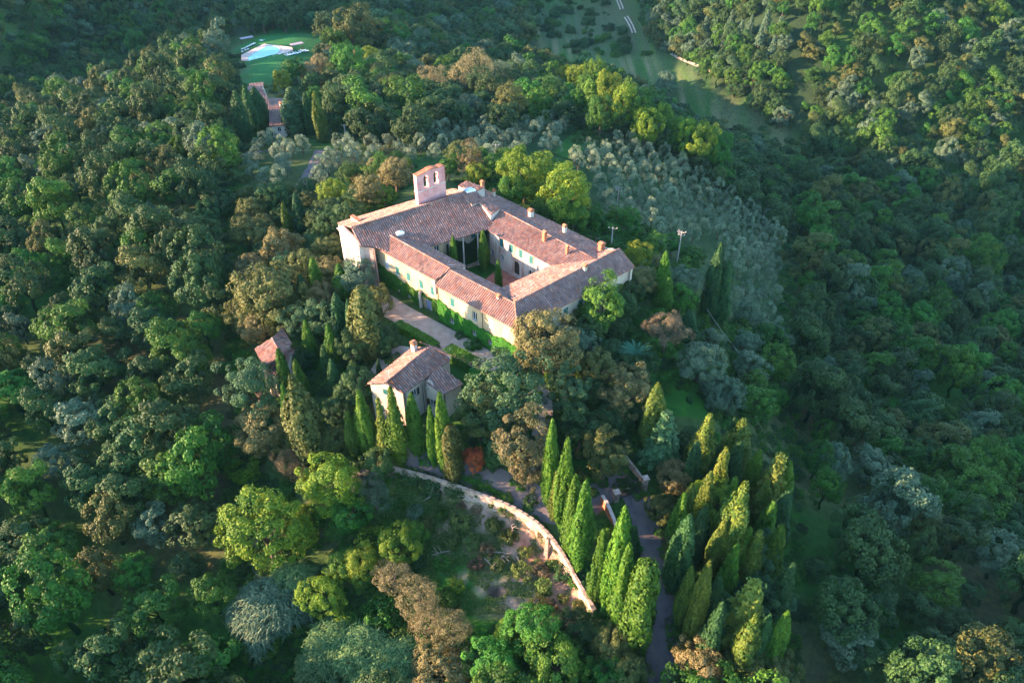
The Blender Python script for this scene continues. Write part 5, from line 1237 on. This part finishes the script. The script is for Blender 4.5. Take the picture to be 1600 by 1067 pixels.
fill([(830,40),(980,85),(1150,165),(1222,210),(1222,250),(1120,200),(960,115),(850,80)], 13, (1.2, 2.4), [('bush','green','low green bush in the pale valley meadow','bushes in the valley meadow',1)], 50, .4)
SL = 'shrubby trees on the east slope'
fill([(1110,500),(1150,475),(1222,545),(1222,730),(1190,700),(1150,650),(1130,590),(1105,540)], 5.6, (2.2, 4.0), [('wood_tree','green','fresh green tree on the steep slope east of the garden',SL,2),('wood_tree','grey','grey green tree on the steep slope east of the garden',SL+', grey',2),('bush','green','spreading green shrub on the steep slope east of the garden',SL+', low',1)], 90, .45)
fill([(895,335),(960,330),(1050,375),(1090,400),(1095,470),(1055,480),(1000,380),(960,372),(925,370)], 4.8, (1.9, 3.2), [('wood_tree','green','deep green tree in the thicket behind the rear wing','trees in the thicket behind the rear wing',2),('bush','green','green shrub in the thicket behind the rear wing','shrubs in the thicket behind the rear wing',1)], 80, .45)
fill([(377,290),(470,290),(545,300),(528,400),(600,450),(590,600),(560,720),(470,735),(377,720)], 5.2, (2.2, 4.0), [('oak','oak','holm oak filling the wood west of the convent','oaks in the west wood',3),('oak','dark','shaded dark oak filling the wood west of the convent','shaded oaks in the west wood',2),('loose','pine','loose pine filling the wood west of the convent','pines in the west wood',1)], 90, .42)
fill([(540,300),(600,235),(660,250),(650,262),(560,330)], 4.2, (1.6, 2.8), [('broad','lime','sunny yellow green tree in the belt behind the church','belt of trees behind the church, yellow',1),('oak','oak_brown','brown oak in the belt behind the church','belt of trees behind the church, brown',1),('broad','green','green tree in the belt behind the church','belt of trees behind the church, green',1)], 60, .42)
fill([(650,255),(700,235),(800,240),(880,270),(940,340),(900,352),(745,275),(690,262)], 4.2, (1.7, 2.8), [('broad','lime','yellow green tree in the belt behind the rear roof','belt behind the rear roof, yellow',1),('broad','green','green tree in the belt behind the rear roof','belt behind the rear roof, green',2)], 60, .42)
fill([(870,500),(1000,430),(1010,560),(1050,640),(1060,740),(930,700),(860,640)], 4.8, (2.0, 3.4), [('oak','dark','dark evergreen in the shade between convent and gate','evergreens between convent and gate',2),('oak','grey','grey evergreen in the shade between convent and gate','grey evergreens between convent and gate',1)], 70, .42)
fill([(1040,700),(1222,680),(1222,1080),(1060,1080),(1055,860)], 5.0, (2.0, 3.2), [('loose','pine','dark pine filling the grove east of the road','pines in the grove east of the road',2),('oak','dark','dark oak filling the grove east of the road','oaks in the grove east of the road',1)], 80, .40)
fill([(377,720),(470,735),(560,760),(620,790),(700,960),(780,1000),(1000,970),(1000,1085),(377,1085)], 5.0, (1.6, 2.9), [('bush','green','deep green shrub on the rough slope at the bottom','shrubs on the rough slope',3),('bush','lime','yellow green shrub on the rough slope at the bottom','yellow shrubs on the rough slope',1),('broad','green','small green tree on the rough slope at the bottom','small trees on the rough slope',1)], 110, .5)
fill([(720,620),(870,640),(880,740),(760,740),(725,700)], 4.4, (1.6, 2.4), [('oak','dark','shaded bush below the blossom dotted tree','shaded bushes by the drive',1)], 20, .4)
# scrub in the rough garden
for i, (u, v, r, mt) in enumerate([(640,745,16,'dark'),(672,762,20,'dark'),(712,765,16,'dark'),(745,768,9,'green'),(772,780,9,'scrub'),(786,795,9,'scrub'),(720,812,18,'scrub'),(745,795,10,'dry'),(702,842,16,'scrub'),(770,820,14,'scrub'),(738,845,14,'scrub'),(790,840,15,'scrub'),(760,858,12,'dry'),(820,862,12,'scrub'),(815,890,16,'scrub'),
     (845,890,13,'dry'),(850,915,14,'scrub'),(862,880,10,'scrub'),(775,880,12,'scrub'),(745,880,12,'dry'),(690,880,14,'green'),(700,935,18,'green'),(715,915,12,'lime'),(840,940,14,'scrub'),(650,800,14,'grey'),(668,820,12,'scrub'),(860,945,12,'dry'),(880,935,9,'scrub'),(885,905,7,'dry'),(870,860,6,'scrub'),(845,835,6,'dry'),(720,790,8,'dry'),(690,800,12,'green'),(905,945,10,'scrub'),(640,860,14,'scrub')]):
    tree('bush', u, v, r, 'thin scrubby bush growing in the rough garden below the wall', mt, 'scrub bushes in the rough garden', cat='shrub')
for i, (u, v, r, mt) in enumerate([(1045,612,5,'green'),(1063,597,6,'dark'),(1077,625,6,'dark'),(1060,605,5,'dark'),(1042,595,5,'dark'),(1098,600,5,'dark')]):
    tree('bush', u, v, r, 'small round clipped bush on the sunken garden lawn', mt, 'clipped bushes on the garden lawn', cat='shrub')
# fallen branches and dead wood
def snag(pix, label, n=5, L=3.0, seed=0):
    rg = random.Random(seed); p = ground(*pix); root = empty('fallen_branch', p, label, 'dead branch'); q = MB(); a = rg.uniform(0, 6.28)
    d = Vector((math.cos(a), math.sin(a), .25)); q.tube([p, p+d*L*.5+Vector((0, 0, .15)), p+d*L], [.10, .07, .03], 6); q.build('stem', M['dead'], root)
    for i in range(n):
        t = rg.uniform(.2, .9); b = p+d*L*t; e = Vector((rg.uniform(-1, 1), rg.uniform(-1, 1), rg.uniform(.2, 1.1))).normalized()*L*rg.uniform(.25, .55); q = MB()
        q.tube([b, b+e*.5+Vector((0, 0, .05)), b+e], [.05, .035, .012], 5); q.build('twig', M['dead'], root)
    finish(root)
for i, (px, lb) in enumerate([((757,872),'bleached fallen branch in the centre of the rough garden'),((772,885),'long pale stick lying toward the burnt pit'),((765,862),'forked grey dead branch beside the central scrub'),((728,820),'dead branch among the yellow scrub'),((672,775),'pale twisted branch below the left part of the wall'),((690,768),'second twisted branch near the wall'),
     ((795,812),'broken branch lying against the foot of the wall'),((815,885),'dead stump branches near the soil path'),((740,805),'thin dead branch on bare soil'),((780,810),'diagonal dead branch under the wall buttress'),((705,860),'grey branch in the grass of the rough garden')]): snag(px, lb, 5, 2.6+(i % 3)*.5, i)
# grey buttress on the wall
p0 = WP[8]+Vector((-.7, -.5, -.5)); q = MB(); q.prism([p0+Vector((0, 0, .1)), p0+Vector((.4, -.15, .1)), p0+Vector((.3, -1.3, -3.2)), p0+Vector((-.3, -1.1, -3.2))], Vector((.3, .5, -.1)))
tag(q.build('wall_buttress', M['stone'], None), 'grey sloping buttress on the face of the terrace wall', 'buttress')
# ------------------------------------------------------------ ivy and hedges
def leaf_obj(name, P, N, size, mat, label, cat, seed=1, bend=.4, kind=None):
    rg = np.random.default_rng(seed); V_, T = leaves_arrays(P, N, size, rg, rg.random(len(P))*.6+.4*rg.random(), 1.3, bend)
    return tag(link(name, make_leafmesh(name, V_, T, L_[mat]), None), label, cat, kind=kind)
def ivy_face(A, B, out, tops, zb, n, holes, th=.35):
    rg = np.random.default_rng(4); L = (B-A).length; d = (B-A).normalized(); P = []; 
    s = rg.uniform(0, L, n); tt = np.interp(s/L, [t[0] for t in tops], [t[1] for t in tops]); z = zb+rg.random(n)*(tt-zb+.35*np.sin(s*1.7)*.5+.25*np.sin(s*4.1)*.5)
    keep = np.ones(n, bool)
    for hs_, hz, hw_, hh in holes: keep &= ~((np.abs(s-hs_) < hw_/2) & (np.abs(z-hz) < hh/2))
    s, z = s[keep], z[keep]; o = th*(.35+.5*np.array([noise.noise((a*.8, b*.8, 2)) for a, b in zip(s, z)]))+rg.uniform(-.05, .12, len(s)); o = np.maximum(o, .05)
    P = np.array([A.x, A.y, 0])+s[:, None]*np.array([d.x, d.y, 0])+o[:, None]*np.array([out.x, out.y, 0]); P[:, 2] = z
    N = np.tile(np.array([out.x, out.y, .35]), (len(s), 1)); return P, N
def hole(w0_, w1_, u, v, w, h): s, z = on_wall(u, v, w0_, w1_); return (s, z, w, h)
nA = -inward(w0, w1, ar0)[1]; nB2 = -inward(w2, w3, cr0)[1]
zt = lambda wa, wb, u, v: on_wall(u, v, wa, wb)[1]; Lf = lambda wa, wb, u, v: on_wall(u, v, wa, wb)[0]/(wb-wa).length
tA = [(Lf(w0, w1, u, v), zt(w0, w1, u, v)) for u, v in ((590,410),(605,421),(640,447),(677,467))]
tB = [(Lf(w2, w3, u, v), zt(w2, w3, u, v)) for u, v in ((684,467),(706,484),(735,502),(765,520),(790,531),(806,540))]
P, N = ivy_face(w0, w1, nA, tA, -.3, 26000, [hole(w0, w1, 669, 478, 2.6, 3.5), hole(w0, w1, 640, 463, 1.0, 1.3), hole(w0, w1, 625, 455, 1, 1.3)])
leaf_obj('ivy', P, N, .13, 'ivy', 'shaded dark ivy covering the lower facade from church to door', 'ivy', 5)
P, N = ivy_face(w2, w3, nB2, tB, -.5, 34000, [hole(w2, w3, 707, 501, 1.1, 1.3), hole(w2, w3, 742, 519.5, 1.1, 1.3), hole(w2, w3, 766.5, 534, 1.1, 1.3)])
leaf_obj('ivy', P, N, .13, 'ivy', 'bright green ivy covering the lower facade past the door', 'ivy', 6)
pI, qI = i8+(i9-i8)*.30+rec*.9, i9+rec*.9+(i9-i8)*.2
P, N = ivy_face(pI, qI, -Vector((pey.x, pey.y, 0)), [(0, 4.5), (.3, 5.5), (.6, 4.0), (1, 6)], 0, 9000, []); leaf_obj('ivy', P, N, .15, 'dark', 'dark climbing ivy in the shaded cloister corner', 'ivy', 7)
def hedge(pix, w, h, label, mat='ivy', seed=2, dens=260, zf=None):
    P_, N_ = [], []; rg = np.random.default_rng(seed); G = [ground(u, v) if zf is None else at(u, v, zf) for u, v in pix]
    for a, b in zip(G[:-1], G[1:]):
        d = b-a; L = d.length; d = d.normalized(); s_ = Vector((-d.y, d.x, 0)); n = int(dens*L*(w+2*h)/2)
        t = rg.uniform(-.02, 1.02, n)*L; f = rg.random(n)*(w+2*h); side = np.where(f < w, 0, np.where(f < w+h, -1, 1)); lat = np.where(side == 0, f-w/2, side*w/2)+rg.normal(0, .06, n); z = np.where(side == 0, h+.07*np.sin(t*2.1), (f-w) % h)+rg.normal(0, .05, n)
        P_.append(np.array(a)+t[:, None]*np.array(d)+lat[:, None]*np.array(s_)+z[:, None]*np.array([0, 0, 1])); N_.append(np.where(side[:, None] == 0, np.array([0, 0, 1.]), side[:, None]*np.array(s_)))
    return leaf_obj('hedge', np.vstack(P_), np.vstack(N_), .11, mat, label, 'hedge', seed)
hedge([(621,513),(640,523),(665,537),(683,549)], 1.6, 1.5, 'clipped green hedge along the forecourt above the farmhouse')
hedge([(699,556),(720,566),(739,577)], 2.4, 2.0, 'thicker clipped hedge behind the farmhouse roof end', seed=3)
hedge([(744,590),(740,605),(735,620)], 2.0, 2.0, 'short hedge turning down beside the cedar like tree', seed=4)
hedge([(1030,600),(1045,590),(1065,578)], .8, .9, 'low hedge along the upper side of the garden lawn', 'green', 5)
hedge([(690,735),(740,755),(790,778)], .6, .5, 'very low hedge strip between drive and terrace wall', 'green', 6)
hedge([(880,850),(905,890),(925,930)], 1.2, .5, 'dark ground cover strip between wall top and cypresses', 'dark', 8)
# wall plants
for i, (u, v, r) in enumerate([(770,785,7),(800,800,7),(787,790,8),(760,775,6),(835,808,8),(850,822,7)]): tree('bush', u, v, r, 'small creeper tuft hanging on the terrace wall', 'scrub' if i % 2 else 'green', 'creeper tufts on the terrace wall', cat='creeper', hc=.8)
# palm
pp = ground(990, 582); PH = 4.6; palm = empty('palm_tree', pp, 'blue green date palm with arching fronds in the garden', 'palm')
q = MB(); q.tube([Vector((0, 0, -.3)), Vector((.05, 0, 2)), Vector((0, .05, PH*.8))], [.42, .34, .38], 9); q.build('trunk', M['bark'], palm)
def frond_mesh():
    V_ = []; T = []; L = 3.7; pt = lambda t: np.array([t*L, 0, 1.5*t-1.9*t*t])
    for j in range(26):
        t = .1+.9*j/25; p = pt(t); l = .27*math.sin(math.pi*min(1, t*.85+.12))+.06
        for s_ in (-1, 1):
            e = p+np.array([.55*l, s_*l, -.25*l]); w = np.array([.045, 0, .0]); V_ += [p-w, p+w, e+w*.2, e-w*.2]; T += [.3+.6*t]*4
    for j in range(6):
        a, b = pt(j/6), pt((j+1)/6); w = np.array([0, .035, 0]); V_ += [a-w, a+w, b+w, b-w]; T += [0]*4
    return make_leafmesh('frond', np.array(V_), np.array(T), L_['palm'])
fm = frond_mesh()
for i in range(28):
    o = bpy.data.objects.new('frond', fm); COL.objects.link(o); o.parent = palm; o.location = (0, 0, PH*.82); o.rotation_euler = (0, R_(-62+70*((i*.618) % 1)), i*2.399); s_ = random.uniform(.85, 1.1); o.scale = (s_,)*3
# ------------------------------------------------------------ masses nobody could count (geometry nodes on points)
def scatter(name, pts_, sc, src, label, mat=None):
    me = bpy.data.meshes.new(name); me.from_pydata([tuple(p) for p in pts_], [], [])
    a = me.attributes.new('sc', 'FLOAT_VECTOR', 'POINT'); a.data.foreach_set('vector', np.asarray(sc, np.float32).ravel())
    b = me.attributes.new('rz', 'FLOAT_VECTOR', 'POINT'); r = np.zeros((len(pts_), 3), np.float32); r[:, 2] = RNG.uniform(0, 6.28, len(pts_)); b.data.foreach_set('vector', r.ravel())
    o = bpy.data.objects.new(name, me); COL.objects.link(o)
    ng = bpy.data.node_groups.new(name, 'GeometryNodeTree'); ng.interface.new_socket('Geometry', in_out='INPUT', socket_type='NodeSocketGeometry'); ng.interface.new_socket('Geometry', in_out='OUTPUT', socket_type='NodeSocketGeometry')
    n = ng.nodes; l = ng.links; gi = n.new('NodeGroupInput'); go = n.new('NodeGroupOutput'); ip = n.new('GeometryNodeInstanceOnPoints'); oi = n.new('GeometryNodeObjectInfo'); oi.inputs['Object'].default_value = src
    sa = n.new('GeometryNodeInputNamedAttribute'); sa.data_type = 'FLOAT_VECTOR'; sa.inputs['Name'].default_value = 'sc'; ra = n.new('GeometryNodeInputNamedAttribute'); ra.data_type = 'FLOAT_VECTOR'; ra.inputs['Name'].default_value = 'rz'
    l.new(gi.outputs[0], ip.inputs['Points']); l.new(oi.outputs['Geometry'], ip.inputs['Instance']); l.new(ra.outputs['Attribute'], ip.inputs['Rotation']); l.new(sa.outputs['Attribute'], ip.inputs['Scale'])
    last = ip.outputs[0]
    if mat: sm = n.new('GeometryNodeSetMaterial'); sm.inputs['Material'].default_value = mat; l.new(last, sm.inputs[0]); last = sm.outputs[0]
    l.new(last, go.inputs[0]); md = o.modifiers.new('scatter', 'NODES'); md.node_group = ng
    return tag(o, label, name.replace('_', ' '), kind='stuff')
first = {}
for o in COL.objects:
    if o.type == 'MESH' and o.name.split('.')[0] in ('woodland_tree', 'shrub') and o.parent is None: first.setdefault(o.name.split('.')[0], o)
def world_pts(n, xr, yr, test, h=1.0):
    X = RNG.uniform(*xr, n); Y = RNG.uniform(*yr, n); Z = tz(X, Y); u, v, d = proj(X, Y, Z+h); k = test(X, Y, u, v, d); return X[k], Y[k], Z[k]
# woods outside the part the photograph shows
def grid_pts(sp, xr, yr, test, jit=.35):
    a = np.arange(xr[0], xr[1], sp); b = np.arange(yr[0], yr[1], sp); X, Y = np.meshgrid(a, b); X = (X+RNG.uniform(-jit, jit, X.shape)*sp).ravel(); Y = (Y+RNG.uniform(-jit, jit, Y.shape)*sp).ravel(); Z = tz(X, Y); u, v, d = proj(X, Y, Z+4); k = test(X, Y, u, v, d); return X[k], Y[k], Z[k]
side = lambda X, Y, u, v, d: (d > 25) & ((u < 352) | (u > 1250) | (v < -28) | (v > 1095)) & (u > -260) & (u < 1860) & (v < 1500) & (v > -160)
for sp, xr, yr, r, nm, mt, sel in ((6.6, (-260, 300), (12, 420), (2.1, 5.3), 'dark', 'dark', 0), (11, (-520, 620), (420, 1100), (5.0, 8.5), 'far', 'dark', 1)):
    X, Y, Z = grid_pts(sp, xr, yr, side); rr = RNG.uniform(*r, len(X)); c_ = RNG.random(len(X))
    for lo, hi, mm in ((0, .5, 'dark'), (.5, .63, 'oak'), (.63, .9, 'green'), (.9, 1.01, 'grey')):
        k = (c_ >= lo) & (c_ < hi); s3_ = np.stack([rr[k], rr[k], rr[k]*RNG.uniform(.75, 1.5, k.sum())], 1)
        scatter('woods', np.stack([X[k], Y[k], Z[k]-.2], 1), s3_, first['woodland_tree'], 'continuous %s wood covering the hillsides around the estate' % {'dark': 'dark green', 'oak': 'brownish green', 'green': 'fresh green', 'grey': 'grey green'}[mm], L_[mm])
for mm in ('dark', 'green', 'grey', 'pine', 'oak'):
    sel = [(o, random.choices(k, [q[4] for q in k])[0]) for o, k in LEFT]; sel = [o for i, (o, k) in enumerate(sel) if k[0] == 'wood_tree' and ('dark', 'green', 'grey', 'pine', 'oak', 'dark', 'dark', 'green')[i % 8] == mm]
    if sel: scatter('woods', [(o[0], o[1], o[2]-.2) for o in sel], [(o[3], o[3], o[3]*random.uniform(.85, 1.3)) for o in sel], first['woodland_tree'], 'distant %s wood above the pool and across the valley' % mm, L_[mm])
# undergrowth
ex2 = EXCL[:1]+EXCL[1:3]+EXCL[5:9]
def under_test(X, Y, u, v, d):
    k = (d > 25) & (u > 340) & (u < 1262) & (v > -20) & (v < 1100)
    for e in EXCL[:4]+EXCL[5:13]: k &= ~inpoly(u, v, e)
    return k
def under_near(X, Y, u, v, d):
    k = under_test(X, Y, u, v, d)
    for e in (EXCL[4], [(860,205),(950,205),(1100,300),(1222,370),(1222,560),(1100,440),(930,330)], [(590,215),(880,180),(890,240),(700,260)], [(377,232),(440,205),(600,205),(605,240),(510,290),(377,280)]): k &= ~inpoly(u, v, e)
    return k
for nm, sp, yr, r, mm in (('undergrowth', 2.6, (38, 175), (.7, 1.7), 'green'), ('undergrowth', 3.6, (38, 175), (.8, 1.8), 'dark'), ('undergrowth', 5.5, (175, 330), (1.2, 2.6), 'dark'), ('undergrowth', 6.0, (175, 330), (1.0, 2.2), 'scrub')):
    X, Y, Z = grid_pts(sp, (-110, 150) if yr[0] < 100 else (-160, 220), yr, under_near, .45); rr = RNG.uniform(*r, len(X)); s3_ = np.stack([rr, rr, rr*RNG.uniform(.5, .9, len(X))], 1)
    scatter(nm, np.stack([X, Y, Z-.15], 1), s3_, first['shrub'], 'tangled %s undergrowth beneath the trees' % {'green': 'leafy green', 'dark': 'dark', 'scrub': 'yellowish'}[mm], L_[mm])
# grass tufts and weeds in the rough garden and on the slopes
rg = np.random.default_rng(11)
def tufts(n, xr, yr, test, size, mat, label, h=.2):
    X, Y, Z = world_pts(n, xr, yr, test, 0); k = len(X); P = np.stack([X, Y, Z+rg.uniform(.02, h, k)], 1); N = rg.normal(0, .7, (k, 3))+np.array([-.2, -.4, .5])
    V_, T = leaves_arrays(P, N, size, rg, rg.random(k), 2.2, .3); tag(link('grass', make_leafmesh('grass', V_, T, L_[mat]), None), label, 'grass', kind='stuff')
def in_garden(X, Y, u, v, d):
    k = inpoly(u, v, EXCL[4]) | inpoly(u, v, [(640,760),(700,960),(560,900),(560,780)]); nn = np.array([noise.noise((x*.35, y*.35, 9)) for x, y in zip(X, Y)])+.3*np.array([noise.noise((x*.9, y*.9, 2)) for x, y in zip(X, Y)])
    return k & (nn < .2-np.clip((u-760)/300, -.3, .35)) & (np.hypot((u-775)/15, (v-924)/10) > 1)
tufts(150000, (-25, 15), (50, 90), in_garden, .13, 'scrub', 'patchy weeds and grass of the rough garden', .25)
tufts(26000, (-25, 15), (50, 90), lambda X, Y, u, v, d: in_garden(X, Y, u, v, d), .12, 'green', 'fresh green weeds of the rough garden', .35)
# ------------------------------------------------------------ air
bm = bmesh.new(); bmesh.ops.create_cube(bm, size=1.0); me = bpy.data.meshes.new('haze'); bm.to_mesh(me); bm.free()
o = link('haze', me); lowest = float(GZ.min())-1.5; top_ = max(CAMH+2, float(GZ.max())+3)
o.scale = (5400, 5000, top_-lowest); o.location = (0, 1800, (top_+lowest)/2)
m = bpy.data.materials.new('air'); m.use_nodes = True; nt = m.node_tree; nt.nodes.clear(); out_ = nt.nodes.new('ShaderNodeOutputMaterial'); pv = nt.nodes.new('ShaderNodeVolumePrincipled')
pv.inputs['Density'].default_value = .00004; pv.inputs['Color'].default_value = (.25, .65, .90, 1); pv.inputs['Anisotropy'].default_value = .0
nt.links.new(pv.outputs[0], out_.inputs['Volume']); me.materials.append(m); tag(o, kind='stuff')
